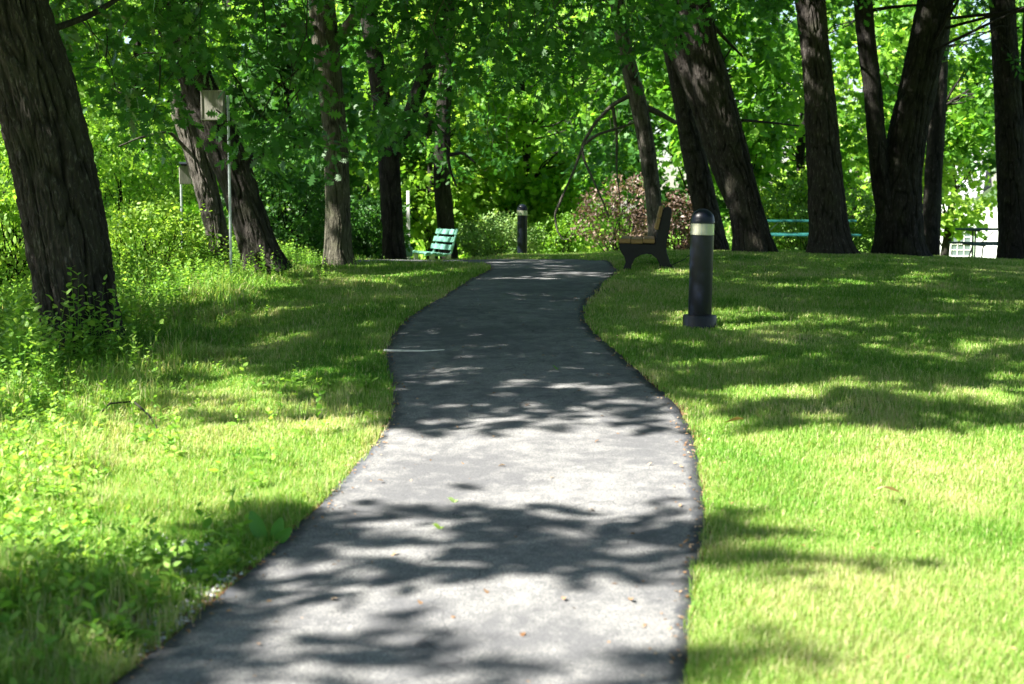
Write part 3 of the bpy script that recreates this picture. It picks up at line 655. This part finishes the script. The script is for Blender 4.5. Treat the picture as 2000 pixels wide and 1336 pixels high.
# ---------------------------------------------------------------- shrubs
def shrub(px, Y, label, mat, rx, h, n, nl, size, T=HEX, seed=0, ry=None, name='shrub', tone=0.1, z0=.05):
    q_ = np.random.default_rng(seed); x = (px-CX)/F*Y; g0 = float(gz(x, Y)); e = empty(name, (x, Y, g0), label, 'shrub', 'shrubs')
    u_ = unit(q_.normal(size=(n, 3)))*np.cbrt(q_.uniform(.25, 1, n))[:, None]
    X = np.array([x, Y, g0+h*.5+z0])+u_*np.array([rx, ry or rx, h*.5]); X *= 1
    X[:, 0] += .25*rx*noise(X[:, 2]*2, X[:, 1]*2, seed); X[:, 2] += .14*h*noise(X[:, 0]*2.2, X[:, 1]*2.2, seed+3)
    X[:, 2] = np.maximum(X[:, 2], gz(X[:, 0], X[:, 1])+.04)
    tn = np.clip(.3+tone+.3*noise(X[:, 0]*2, X[:, 1]*2, X[:, 2]*2), 0, 1)
    mb = MB(); base = np.array([x, Y, g0-.05])+np.c_[q_.normal(size=(len(X[::4]), 2))*rx*.15, np.zeros(len(X[::4]))]
    twigs(mb, base, X[::4], .014, .004, seed+5, .03, 6, 3)
    local(mb.build('stems', M['bark_dark'], e), e)
    local(mkleaves('foliage', [spray(X, q_.uniform(.12, .3, n), .07, nl, size, T, .4, tn, seed+2, .2)], T, M[mat], e), e)
    return e
shrub(1215, 33.5, 'purple brown leaved bush left of the slender trunk behind the bench', 'leaf_red', 1.05, 1.75, 140, 20, .08, seed=11, tone=.1)
shrub(1330, 34.5, 'smaller reddish bush between the slender trunk and the near bollard', 'leaf_red', .8, 1.4, 90, 28, .085, seed=12, tone=-.1)
shrub(965, 34, 'pale feathery low shrub left of the far bollard', 'leaf_pale', 1.0, 1.1, 170, 34, .07, seed=13)
shrub(1085, 35.5, 'low green shrub right of the far bollard', 'leaf_yellow', .9, 1.0, 110, 30, .08, seed=14, tone=-.1)
shrub(1600, 36, 'brownish thin shrub behind the teal picnic table', 'leaf_pale', 1.7, 2.0, 150, 22, .07, seed=15, tone=-.25)
shrub(1540, 38, 'bright yellow green shrub behind the left end of the teal table', 'leaf_yellow', 1.4, 2.3, 200, 30, .09, seed=16, tone=.3)
shrub(1740, 35, 'olive leaved shrub seen between the roots of the two middle trunks', 'leaf_yellow', 1.0, 1.6, 130, 26, .08, seed=17, tone=-.3)
shrub(20, 17.5, 'tall sunny shrub at the left edge behind the big oak', 'leaf_yellow', 1.1, 1.9, 260, 26, .08, seed=18, tone=.1)
shrub(290, 19.5, 'leafy shrub between the big oak and the small nest box pole', 'leaf_yellow', .8, .95, 190, 26, .06, seed=19, tone=.2)
shrub(235, 24, 'green shrub farther back to the right of the big oak', 'leaf', 1.3, 2.5, 260, 28, .085, seed=20, tone=.2)
shrub(120, 28, 'tall green shrub hidden partly by the big oak trunk', 'leaf', 1.8, 3.0, 280, 28, .1, seed=21, tone=.2)
shrub(560, 26, 'dark shrub between the leaning pair and the slim trunk', 'leaf_dark', 1.0, 2.1, 220, 28, .08, seed=22)
shrub(715, 27.5, 'dark shrub beside the base of the forked trunk', 'leaf_dark', .7, 1.5, 150, 28, .08, seed=23)
shrub(390, 23, 'yellow green shrub at the foot of the leaning pair', 'leaf_yellow', .9, .65, 110, 28, .07, seed=24, tone=.2)

# ---------------------------------------------------------------- grass
def blades(P, h, wd_, seed, bend=.5, vbase=None):
    q_ = np.random.default_rng(seed); n = len(P); a = q_.random(n)*2*np.pi
    d = np.c_[np.cos(a), np.sin(a), np.zeros(n)]; s2 = np.c_[-np.sin(a), np.cos(a), np.zeros(n)]
    b = q_.random(n)*bend; z = np.array([0, 0, 1.])
    m1 = P+d*(h*b*.35)[:, None]+z*(h*.6)[:, None]; t_ = P+d*(h*b)[:, None]+z*(h*(1-.25*b))[:, None]
    V = np.stack([P-s2*wd_[:, None]/2, P+s2*wd_[:, None]/2, m1+s2*wd_[:, None]*.4, t_, m1-s2*wd_[:, None]*.4], 1)
    v = np.clip((vbase if vbase is not None else .4)+q_.normal(size=n)*.2, 0, 1); v = np.where(q_.random(n) < .065, .97, v)
    return V, v
def scatter(n, seed, ymin=3.6, ymax=32, power=1.0):
    """points on the ground seen by the lens, denser near the camera"""
    q_ = np.random.default_rng(seed)
    u_ = q_.random(n); y = ymin*(ymax/ymin)**(u_**power)
    x = q_.uniform(-1.12, 1.12, n)*(.36*y+.35); return x, y
VV, vv = [], []
x, y = scatter(1150000, 1, 3.6, 33, 1.0); sd = path_sd(x, y)
ed = .02*noise(x*9, y*9)
bare = fbm(x*1.4, y*1.4, 5, 3)
weedy = smooth((-x-1.0-.75*smooth((y-6)/.8)-(.07*(y-4)).clip(0, 1.2))/.7)
near_l = (x < 0) & (y < 9.5)
ok = (sd > -.012+ed) & ~((bare > .42) & (rng.random(len(x)) < .6) & (y > 8)) & (rng.random(len(x)) < np.clip((sd+.05)/.10, .3, 1))
ok &= ~((np.hypot((x+1.55)/.5, (y-5.6)/.85) < 1) & (rng.random(len(x)) < .85))
x, y, sd, weedy, bare = x[ok], y[ok], sd[ok], weedy[ok], bare[ok]
h = (.035+.03*rng.random(len(x)))*(1+.35*noise(x*2, y*2))*(1+weedy*(.5+2.0*rng.random(len(x))**3)); h = np.where(y > 14, h*1.0, h)
tuft = smooth((noise(x*3.3, y*3.3, 7)-.25)/.4)*(x < 0); h *= 1+tuft*.6
wdt = np.clip(.0034*np.maximum(1, y/6.5), .0034, .013)*(.7+.6*rng.random(len(x)))*(1+.5*weedy)
tonev = .54+.34*bare+.2*noise(x*.8, y*.8, 2)+.12*noise(x*4, y*4, 8)-.1*weedy*(y > 5)
V, v = blades(np.c_[x, y, gz(x, y)-.004], h, wdt, 5, .9, tonev)
BI = np.array([0, 1, 2, 4, 4, 2, 3])                # a quad and a tip triangle per blade
o = build('grass', V.reshape(-1, 3), np.tile([4, 3], len(V)), M['grass'], None, np.repeat(v, 2), idx=(BI[None]+5*np.arange(len(V))[:, None]).ravel())
tag(o, 'mown lawn grass, longer and weedier along the left bank', 'grass', kind='stuff')

# ---------------------------------------------------------------- weeds and undergrowth
def stems(x, y, h, nleaf, size, seed, mat, name, parent=None, T=HEX, tone=.45, lean=.25, spread=.0):
    q_ = np.random.default_rng(seed); n = len(x); B = np.c_[x, y, gz(x, y)-.02]
    a = q_.random(n)*2*np.pi; ld = np.c_[np.cos(a), np.sin(a), np.zeros(n)]*(q_.random(n)*lean)[:, None]
    k = np.linspace(.15, 1, nleaf)[None]+q_.normal(size=(n, nleaf))*.03
    hP = B[:, None]+(h[:, None]*k)[..., None]*np.array([0, 0, 1.])+(h[:, None]*k**2)[..., None]*ld[:, None]
    la = a[:, None]+np.arange(nleaf)[None]*2.4+q_.normal(size=(n, nleaf))*.3
    out = np.stack([np.cos(la), np.sin(la), .35+.5*(k-.5)+.25*q_.normal(size=(n, nleaf))], -1)
    P = hP.reshape(-1, 3); D = out.reshape(-1, 3); Nn = np.array([0, 0, 1.])+q_.normal(size=P.shape)*.35-D*.2
    s = (size*(1.15-.55*k)*(.7+.6*q_.random((n, nleaf)))).ravel()*np.repeat(np.clip(h/.4, .6, 1.3), nleaf)
    tn = np.clip(tone+.2*k+q_.normal(size=(n, nleaf))*.13+q_.normal(size=(n, 1))*.12, 0, 1).ravel()
    V = place(P, D, Nn, s, T)
    # stem slivers
    tip = B+h[:, None]*np.array([0, 0, 1.])+h[:, None]*ld; mid = B+.5*h[:, None]*np.array([0, 0, 1.])+.25*h[:, None]*ld
    st = []
    for w_ in (np.array([.003, 0, 0]), np.array([0, .003, 0])):
        st.append(np.stack([B-w_, B+w_, mid+w_, tip, mid-w_], 1))
    st = np.concatenate(st)
    allV = np.vstack([V.reshape(-1, 3), st.reshape(-1, 3)]); cnt = np.r_[np.full(len(V), len(T)), np.tile([4, 3], len(st))]
    nv = len(V)*len(T); idx = np.r_[np.arange(nv), nv+(np.array([0, 1, 2, 4, 4, 2, 3])[None]+5*np.arange(len(st))[:, None]).ravel()]
    return build(name, allV, cnt, M[mat], parent, np.r_[tn, np.full(2*len(st), .35)], idx=idx)
q_ = np.random.default_rng(61)
# bank undergrowth
NU = 15000; x = q_.uniform(-9.5, -1.6, NU); y = q_.uniform(8.2, 25, NU)
edge = -2.75-.25*noise(y*.8, 2.0)-.02*(y-8)+.35*(y > 19)
w_ = smooth((edge-x)/1.2); ok = (q_.random(NU) < w_*.95+.25*smooth((-x-2.0)/.8)*(noise(x*1.1, y*1.1, 4) > -.2)) & (x > -1-.40*y) & (x < edge+1.4)
x, y, w_ = x[ok], y[ok], w_[ok]; h = (.13+(.5-.06*np.clip(y-13, 0, 3))*w_*q_.random(len(x))**.8)*(1+.3*noise(x, y)); h *= np.where(y > 14, 1.05, .95)
o = stems(x, y, h, 13, .062, 62, 'weed', 'undergrowth', tone=.4); tag(o, 'dense leafy undergrowth along the bank left of the lawn', kind='stuff')
# low weeds near the path on the left
x, y = q_.uniform(-3.8, -.7, 7000), q_.uniform(3.7, 10.5, 7000); sd = path_sd(x, y)
ok = (sd > .08) & (q_.random(7000) < np.clip(.035+.8*smooth((-x-1.7-(y-6).clip(0, 9)*.25)/.6)+.5*(y < 6.2), 0, 1)); x, y = x[ok], y[ok]
o = stems(x, y, .06+.2*q_.random(len(x))**2, 8, .11, 63, 'weed', 'weeds', tone=.5); tag(o, 'low weeds among the long grass beside the path on the left', kind='stuff')
# clover and small leaves in the lawns
x, y = scatter(5200, 64, 4.2, 20); sd = path_sd(x, y); ok = (sd > .05) & ((noise(x*1.5, y*1.5, 3) > .15) | (sd < .25)) & (x > -3.2); x, y = x[ok], y[ok]
o = stems(x, y, .03+.035*q_.random(len(x)), 5, .03, 65, 'weed', 'clover', tone=.4); tag(o, 'clover and small broadleaf plants growing through the lawn', kind='stuff')

def sapling(px, py, Y, h, n, label, seed, size=.07, spread=.12):
    c_ = at(px, py, Y); x0 = c_[0]; g0 = float(gz(x0, Y)); e = empty('shrub', (x0, Y, g0), label, 'shrub', 'leafy saplings by the big oak')
    q_ = np.random.default_rng(seed); x = x0+q_.normal(size=n)*spread; y = Y+q_.normal(size=n)*spread
    o = stems(x, y, h*(.55+.45*q_.random(n)), 15, size, seed, 'weed', 'foliage', e, tone=.5, lean=.35); local(o, e)
sapling(150, 660, 12.2, 1.05, 4, 'tallest thin sapling rising against the dark trunk of the big oak', 71, .085, .06)
sapling(215, 690, 12.3, .85, 9, 'leafy sapling at the right foot of the big oak', 72, .075)
sapling(75, 730, 11.6, .75, 8, 'leafy sapling in front of the left foot of the big oak', 73, .08)
sapling(20, 760, 11.2, .85, 14, 'dense leafy sapling at the left edge in front of the big oak', 74, .07, .25)
sapling(250, 760, 11.3, .5, 9, 'short leafy sapling on the lawn side of the big oak', 75, .06)
for n_, (px, Y, h_) in enumerate([(30, 8.3, .42), (85, 8.0, .36), (140, 7.9, .3)]):
    x0 = at(px, 900, Y)[0]; e = empty('weed_plant', (x0, Y, float(gz(x0, Y))), ['tall seeding weed at the left edge of the sunny grass', 'tall weed with drooping leaves, second from the left edge', 'slimmer tall weed nearest the sunny lawn'][n_], 'plant', 'tall weeds at the left edge')
    q_ = np.random.default_rng(80+n_); local(stems(x0+q_.normal(size=3)*.05, Y+q_.normal(size=3)*.05, np.array([h_, h_*.8, h_*.65]), 12, .085, 81+n_, 'weed', 'foliage', e, T=BROAD, tone=.7, lean=.2), e)
# broad leaved dock by the path
c_ = hit(522, 1062); e = empty('broadleaf_plant', tuple(c_), 'dark green plant with three upright broad leaves beside the path edge', 'plant')
D = np.array([[-.40, .1, 1.0], [.30, 0, 1.0], [.65, -.1, .75]]); P = np.array([c_+[-.01, 0, 0], c_+[.03, .0, 0.01], c_+[.035, -.02, 0]])
for k_ in range(3):
    tb = np.linspace(0, 1, 9); Lf = [.175, .13, .125][k_]; d = D[k_]/np.linalg.norm(D[k_]); side = unit(np.cross(d, [0, 1., .15]))
    W = Lf*.19*np.sin(np.pi*np.clip(tb*.93+.05, 0, 1))**.8+.003; ctr = P[k_]+tb[:, None]*Lf*d+(tb**2)[:, None]*np.array([0, .0, -.012])
    nrm = np.cross(d, side); V = []; 
    for s_i in range(9): V += [ctr[s_i]-side*W[s_i]+nrm*W[s_i]*.35, ctr[s_i], ctr[s_i]+side*W[s_i]+nrm*W[s_i]*.35]
    I = []
    for s_i in range(8):
        for z_ in (0, 1): a0 = s_i*3+z_; I += [a0, a0+1, a0+4, a0+3]
    local(build('leaf', np.array(V), [4]*16, M['dock'], e, np.full(16, .3+.3*k_), True, I), e)
# little fern
c_ = hit(250, 1262); e = empty('fern', tuple(c_), 'small light green fern at the lower left edge of the path', 'fern')
P, D, s = [], [], []
for a0 in (-.5, .4, 1.3):
    for t_ in np.linspace(.1, 1, 11):
        b = c_+np.array([math.sin(a0)*.13*t_, -.05*t_, .13*t_-.07*t_**2])
        for sg in (-1, 1): P.append(b); D.append([math.cos(a0)*sg, -.2*sg, -math.sin(a0)*sg*.3+.1]); s.append(.045*(1.1-t_))
V = place(np.array(P), np.array(D, float), np.tile([0, -.5, 1.], (len(P), 1)), np.array(s), HEX)
local(build('frond', V.reshape(-1, 3), [len(HEX)]*len(P), M['weed'], e, np.full(len(P), .6)), e)

# ---------------------------------------------------------------- bollards
def bollard(loc, label, tilt=(0, 0), H=1.07, base=True):
    e = empty('bollard_light', loc, label, 'bollard light', 'bollard lights along the path'); e.rotation_euler = (tilt[0], tilt[1], 0)
    R = .104
    if base:
        MB().lathe([(.150, -.12), (.150, .105), (.146, .115), (.10, .118)], 40).build('base', M['navy'], e, True)
    e.scale = (1.05, 1.05, 1.035)
    MB().lathe([(R-.004, -.1), (R-.004, .1), (R, .12), (R, .828), (R-.006, .833)], 48).build('post', M['navy'], e, True)
    MB().lathe([(R-.004, .8335), (R+.002, .838), (R+.002, .934), (R-.004, .9395)], 64).build('lens', M['lens'], e, True)
    a = np.linspace(0, math.pi/2, 10); ch = H-.965
    MB().lathe([(R-.006, .94), (R+.004, .9425), (R+.004, .962)]+[((R+.002)*math.cos(q_)+.0, .966+ch*math.sin(q_)) for q_ in a], 48).build('cap', M['navy'], e, True)
    return e
c_ = hit(1366, 640); bollard(tuple(c_), 'large near black bollard light with a wide base on the lawn', (0, rad(1.0)))
x0 = at(1020, 500, 30.7)[0]; bollard((x0, 30.7, float(gz(x0, 30.7))), 'small far black bollard light beyond the bend of the path', base=False)

# ---------------------------------------------------------------- benches
Sx = 611.0
prof = [(155,475),(157,520),(180,562),(203,595),(214,640),(203,675),(188,706),(258,708),(268,662),(296,606),(345,578),(395,568),(440,574),(478,606),(500,645),(512,684),(470,700),(620,700),(635,690),(605,668),(590,630),(568,560),(562,500),(580,400),(602,260),(607,195),(598,172),(578,163),(548,172),(530,200),(500,330),(478,430),(462,487)]
prof = [((x-400)/Sx, (705-z)/Sx) for x, z in prof]
cb = hit(1264, 527); e = empty('park_bench', tuple(cb), 'park bench with varnished wood slats and black cast iron ends facing the path', 'bench', rz=rad(-5.4))
e.location = (cb[0], cb[1], float(gz(cb[0], cb[1]+.6)))
for yy in (0, .84, 1.68):
    MB().plate(prof, yy-.028, yy+.028).build('frame', M['iron'], e, bevel=.006)
for k_ in range(3):
    xc = (207+k_*103-400)/Sx; MB().box((xc, .84, (705-456+(-4 if k_ == 1 else 0))/Sx), (.162, 1.90, .066), bev=.01).build('seat_slat', M['cedar'], e)
for k_ in range(2):
    t_ = .26+.5*k_; xc = (478+t_*46-400)/Sx; zc = (705-(365-t_*208))/Sx
    MB().box((xc-.006, .84, zc), (.048, 1.90, .168), ry=rad(13), bev=.01).build('back_slat', M['cedar'], e)
# green bench
x0 = at(850, 500, 29.5)[0]; g0 = float(gz(x0, 29.5))
e = empty('park_bench', (x0, 29.5, g0), 'green slatted park bench with pale legs beyond the bend of the path', 'bench', rz=math.atan2(-.94, .33))
# local x along the length, local y negative = front
for k_ in range(3):
    z_ = .50+.155*k_; MB().box((0, .14+.055*k_, z_), (1.5, .028, .11), rx=rad(-16), bev=.006).build('back_slat', M['green_slat'], e)
for k_ in range(4): MB().box((0, -.36+.125*k_, .395-.01*k_), (1.5, .10, .035), bev=.006).build('seat_slat', M['green_slat'], e)
for s_ in (-.62, .62):
    MB().box((s_, -.24, .18), (.07, .09, .38), bev=.006).build('leg', M['concrete'], e); MB().box((s_, .10, .16), (.07, .09, .38), bev=.006).build('leg', M['concrete'], e)
    MB().tube([(s_, -.4, .36), (s_, .05, .34), (s_, .15, .38), (s_, .19, .5), (s_, .29, .88)], .022, 8).build('bracket', M['green_slat'], e, True)
# white post with box
x0 = at(798, 500, 28.2)[0]; g0 = float(gz(x0, 28.2)); e = empty('marker_post', (x0, 28.2, g0), 'white post carrying a small grey green box left of the green bench', 'post')
MB().box((0, 0, .72), (.062, .062, 1.75), bev=.006).build('post', M['white'], e)
MB().box((-.01, -.09, .40), (.19, .10, .19), rz=.25, bev=.02).build('box', M['greenbox'], e)

# ---------------------------------------------------------------- picnic tables
def picnic(px, Y, label, mat, leg, L_=1.83, rz=0):
    x0 = at(px, 500, Y)[0]; g0 = float(gz(x0, Y)); e = empty('picnic_table', (x0, Y, g0), label, 'picnic table', 'picnic tables', rz)
    for k_ in range(5): MB().box((0, -.30+.15*k_, .745), (L_, .14, .045), bev=.006).build('top_plank', M[mat], e)
    for s_ in (-1, 1):
        for k_ in range(2): MB().box((0, s_*(.60+.14*k_), .44), (L_, .13, .045), bev=.006).build('seat_plank', M[mat], e)
        xx = s_*(L_/2-.30)
        m_ = MB()
        for dx in (-.03, .03): m_.tube([(xx+dx, 0, .02), (xx+dx, 0, .72)], .018, 8)
        m_.tube([(xx, -.34, .715), (xx, .34, .715)], .018, 8); m_.tube([(xx, -.72, .41), (xx, .72, .41)], .018, 8)
        m_.build('post_frame', M[leg], e, True)
        a = np.linspace(0, 1, 14)
        m2 = MB().tube([(xx-.055, -.1, .42), (xx-.085, -.1, .3), (xx-.14, -.1, .12), (xx-.13, -.1, .03), (xx-.08, -.1, .005), (xx+.08, -.1, .005), (xx+.13, -.1, .05), (xx+.15, -.1, .18), (xx+.16, -.1, .34), (xx+.2, -.1, .42)], .017, 8)
        m2.tube([(xx, -.45, .012), (xx, .45, .012)], .018, 8)
        m2.build('foot', M[leg], e, True)
        MB().tube([(xx-s_*.12, 0, .42), (xx-s_*.42, 0, .70)], .012, 8).build('brace', M[leg], e, True)
    return e
picnic(1560, 32, 'sunlit teal picnic table seen between the leaning and the root flared trunks', 'teal', 'galv', 2.4)
M['teal_shaded'] = paint('shaded_teal_plank', (.008, .06, .06), .45, .2)  # same teal, darkened in the colour for the shade the table stands in
picnic(1972, 30.5, 'teal picnic table toned dark for shade, with pipe legs at the right edge', 'teal_shaded', 'steel_dark', 2.15)

# ---------------------------------------------------------------- nest boxes
def nestbox(px, Y, z_top, bx, bw, bh, bd, label, yaw, side, roof):
    x0 = at(px, 400, Y)[0]; g0 = float(gz(x0, Y)); e = empty('nest_box', (x0, Y, g0), label, 'nest box', 'nest boxes on poles')
    MB().tube([(0, 0, -.1), (0, 0, z_top-g0-bh*.15)], .017, 10).build('pole', M['galv'], e, True)
    b = MB(); zc = z_top-g0-bh/2
    b.box((bx, -bd/2-.02, zc), (bw, bd, bh), rz=yaw, bev=.006); b.build('box', M['grey_wood'], e)
    m_ = MB()
    if roof: m_.box((bx, -bd/2-.03, zc+bh/2+.012), (bw+.06, bd+.08, .03), rz=yaw, rx=rad(8), bev=.005); m_.build('roof', M['iron'], e)
    else:
        for zz in (bh/2-.008, -bh/2+.008): m_.box((bx, -bd-.03, zc+zz), (bw+.015, .014, .012), rz=yaw)
        for xx in (-bw/2+.006, bw/2-.006): m_.box((bx+xx*math.cos(yaw), -bd-.03+xx*math.sin(yaw), zc), (.008, .010, bh-.03), rz=yaw)
        m_.build('front_trim', M['grey_wood'], e)
    return e
nestbox(449, 18.3, at(449, 178, 18.3)[2], -.175, .29, .372, .11, 'larger weathered wooden nest box high on a galvanised pole', rad(-6), 1, False)
nestbox(354.5, 21.5, at(354, 322, 21.5)[2], .09, .18, .29, .16, 'smaller dark roofed nest box lower on a thin pole farther back', rad(14), -1, True)

# ---------------------------------------------------------------- white house
Y = 62; x0 = at(1930, 480, Y)[0]; g0 = float(gz(x0, Y)); e = empty('house', (x0, Y, g0), 'white sided house with a muntined window behind the right trunks', 'house', rz=rad(-22))
m, t, p = nmat('white_siding'); wv = t.nodes.new('ShaderNodeTexWave'); wv.bands_direction = 'Z'; wv.wave_profile = 'SAW'; wv.inputs['Scale'].default_value = 1.3
t.links.new(tobj(t), wv.inputs[0]); t.links.new(ramp(t, wv.outputs['Fac'], [(0, (.7, .71, .74)), (.12, (.8, .8, .81)), (1, (.82, .82, .83))]), p.inputs['Base Color'])
p.inputs['Roughness'].default_value = .6; bump(t, p, wv.outputs['Fac'], .5, .03); M['siding'] = m
mb = MB(); mb.plate([(-4.2, -.5), (7, -.5), (7, 3.6), (-4.2, 3.6)], 0, 7); mb.build('wall', M['siding'], e)
mb = MB(); mb.plate([(-.4, 3.6), (6.9, 3.6), (3.2, 6.2)], .0, 6.9); mb.build('gable', M['siding'], e)
M['shingle'] = paint('grey_shingle', (.30, .30, .33), .9, .3, sc_=3)
mb = MB(); mb.add([(-4.6, -.12, 3.45), (-.3, -.12, 3.45), (-.3, 3.5, 5.7), (-4.6, 3.5, 5.7), (-4.6, -.12, 3.60), (-.3, -.12, 3.60), (-.3, 3.5, 5.85), (-4.6, 3.5, 5.85), (-4.6, 7.3, 3.45), (-.3, 7.3, 3.45), (-4.6, 7.3, 3.6), (-.3, 7.3, 3.6)],
   [(0, 3, 2, 1), (4, 5, 6, 7), (0, 1, 5, 4), (1, 2, 6, 5), (3, 0, 4, 7), (3, 8, 9, 2), (7, 6, 11, 10), (8, 10, 11, 9), (3, 7, 10, 8), (2, 9, 11, 6)])
mb.add([(-.6, -.12, 3.35), (3.2, -.12, 6.15), (3.2, 7.2, 6.15), (-.6, 7.2, 3.35), (-.6, -.3, 3.5), (3.2, -.3, 6.3), (3.2, 7.2, 6.3), (-.6, 7.2, 3.5)], [(0, 1, 2, 3), (4, 7, 6, 5), (0, 4, 5, 1), (3, 2, 6, 7), (0, 3, 7, 4)])
mb.add([(3.2, -.3, 6.15), (7.2, -.3, 3.35), (7.2, 7.2, 3.35), (3.2, 7.2, 6.15), (3.2, -.3, 6.3), (7.2, -.3, 3.5), (7.2, 7.2, 3.5), (3.2, 7.2, 6.3)], [(0, 1, 2, 3), (4, 7, 6, 5), (0, 4, 5, 1), (3, 2, 6, 7), (1, 5, 6, 2)])
mb.build('roof', M['shingle'], e)
m, t, p = nmat('window_glass'); p.inputs['Base Color'].default_value = (.10, .13, .13, 1); p.inputs['Roughness'].default_value = .08; M['glass'] = m
wc = at(1879, 476, Y); lx = wc[0]-x0; lz = wc[2]-g0
fr = MB()
for a_, b_, c2_, d_ in ((-.44, 0, .07, 1.12), (.44, 0, .07, 1.12)): fr.box((lx+a_, -.045, lz), (c2_, .06, d_))
for z_ in (-.56, .0, .56): fr.box((lx, -.05, lz+z_), (.95 if z_ else .81, .05, .07))
for a_ in (-.135, .135): fr.box((lx+a_, -.042, lz), (.022, .03, 1.08))
for z_ in (-.28, .28): fr.box((lx, -.040, lz+z_), (.81, .025, .022))
w_ = MB().box((lx, -.012, lz), (.84, .02, 1.08)).build('window', M['glass'], e)
fr.build('frame', M['white'], w_)

# ---------------------------------------------------------------- litter
q_ = np.random.default_rng(91)
def leaf_thing(name, px, py, label, size, mat, T, group=None, lift=.02, flat=1.0):
    c_ = hit(px, py); c_[2] += lift; k_ = q_.random(3)
    V = place(np.zeros((1, 3)), np.array([[math.cos(k_[0]*6.28), math.sin(k_[0]*6.28), .15]]), np.array([[.15, .2, 1.]]), np.array([size]), T)[0]
    V[:, 2] += .25*size*np.abs(np.sin(V[:, 0]/size*3)); V = np.vstack([V])
    o = build(name, V, [len(V)], M[mat], None, [k_[2]]); o.location = c_; tag(o, label, 'leaf', group); return o
leaf_thing('fallen_leaf', 886, 990, 'fresh green leaf lying on the sunny stretch of the path', .06, 'leaf_pale', MAPLE)
leaf_thing('fallen_leaf', 858, 1043, 'dark green leaf lying in the first shadow band of the path', .06, 'weed', MAPLE)
leaf_thing('fallen_leaf', 1088, 728, 'green leaf lying in the shaded middle of the path', .09, 'weed', OAK)
for px, py, lab in ((1762, 992, 'pale dry leaf lying on the sunny lawn at the right'), (1408, 850, 'pale dry leaf at the lawn edge where the shade begins')):
    leaf_thing('dry_leaf', px, py, lab, .17, 'dry', OAK, None, .062)
scr = [(973, 918), (1095, 1178), (820, 1192), (1078, 940), (955, 1170), (905, 914), (1160, 1005), (500, 1268), (1336, 1070), (880, 1215), (1010, 1060), (748, 948), (1265, 915), (1020, 1255), (770, 1095), (1230, 1180), (650, 1180),
       (820, 742), (905, 705), (1130, 770), (960, 775), (1015, 640), (1080, 585), (880, 680), (1180, 820), (1060, 700), (930, 600), (1000, 560), (1165, 870), (830, 860)]
scr += [(int(a_), int(b_)) for a_, b_ in zip(q_.uniform(820, 1200, 14), q_.uniform(560, 860, 14))]
for n_, (px, py) in enumerate(scr):
    o = leaf_thing('leaf_scrap', px+q_.normal()*3, py, 'tiny brown dry scrap lying on the asphalt', .028+.02*q_.random(), 'dry', HEX, 'brown scraps on the path', .018)
def twig(pts, r, label, name='twig'):
    P = np.array([hit(*p_)+[0, 0, h_] for p_, h_ in pts]); c0 = P[0].copy()
    mb = MB().tube(P-c0, np.linspace(r, r*.5, len(P)), 6); o = mb.build(name, M['bark_grey'], None, True); o.location = c0; tag(o, label, 'twig'); return o
M['bark_grey'], _bg = paint('bleached_stick', (.62, .60, .54), .7, .2), M['bark_grey']
twig([((750, 689), .02), ((790, 691), .025), ((830, 690), .02), ((868, 688), .02)], .011, 'pale stick lying across the left half of the path in the shade')
M['bark_grey'] = _bg
twig([((150, 845), .06), ((200, 832), .10), ((215, 822), .12), ((262, 812), .10)], .010, 'grey fallen branch lying in the weeds below the big oak')
twig([((262, 812), .10), ((290, 830), .07), ((312, 853), .03)], .008, 'short grey branch piece at the lawn edge below the big oak')
twig([((935, 1018), .02), ((965, 1008), .022), ((1000, 1002), .02)], .003, 'thin brown twig lying on the near path in the sun')
twig([((1300, 527), .03), ((1335, 521), .10), ((1352, 515), .16)], .008, 'bare twig sticking out of the grass behind the iron bench')
# dry leaves under the oak and along the edges
N = 900; x = q_.normal(size=N)*.35-3.15; y = q_.normal(size=N)*.7+9.8
t_ = q_.integers(0, len(LL), 3000); sidev = q_.random(3000) < .5; E = np.where(sidev[:, None], LL[t_], RR[t_]); off = q_.normal(size=3000)*.05-.01
x = np.r_[x, E[:, 0]+np.where(sidev, -off, off)]; y = np.r_[y, E[:, 1]+q_.normal(size=3000)*.04]
lx2, ly2 = scatter(700, 93, 4.2, 22); sdl = path_sd(lx2, ly2); x = np.r_[x, lx2]; y = np.r_[y, ly2]; k = (y > 3.5); x, y = x[k], y[k]
s = np.where(np.arange(len(x)) < N, .06, .019)*(.6+.8*q_.random(len(x)))
up_ = np.where(np.arange(len(x)) >= len(x)-640, np.where(path_sd(x, y) > 0, .035, .016), .018)
V = place(np.c_[x, y, gz(x, y)+up_], np.c_[q_.normal(size=(len(x), 2)), q_.normal(size=len(x))*.25], np.c_[q_.normal(size=(len(x), 2))*.4, np.ones(len(x))], s, HEX)
o = build('leaf_litter', V.reshape(-1, 3), [len(HEX)]*len(x), M['dry'], None, q_.random(len(x))); tag(o, 'dry brown leaf litter along the path edges and under the oak', kind='stuff')
# gravel patch by the path
N = 1500; x = -1.5+q_.normal(size=N)*.26; y = 5.55+q_.normal(size=N)*.45; k = path_sd(x, y) > .02; x, y = x[k], y[k]; N = len(x)
oct_ = np.array([(1, 0, 0), (0, 1, 0), (-1, 0, 0), (0, -1, 0), (0, 0, .8), (0, 0, -.8)], float)
V = (np.c_[x, y, gz(x, y)+.003][:, None]+(oct_[None]*(.8+.5*q_.random((N, 6, 1))))*(.005+.011*q_.random((N, 1, 1))**2))
fi = np.array([(0, 1, 4), (1, 2, 4), (2, 3, 4), (3, 0, 4)]); I = (fi[None]+np.arange(N)[:, None, None]*6).reshape(-1)
M['stone'] = paint('pale_stone', (.38, .38, .37), .8, .4, sc_=40)
o = build('gravel', V.reshape(-1, 3), [3]*(4*N), M['stone'], None, None, False, I); tag(o, 'pale gravel scattered beside the near left path edge', kind='stuff')
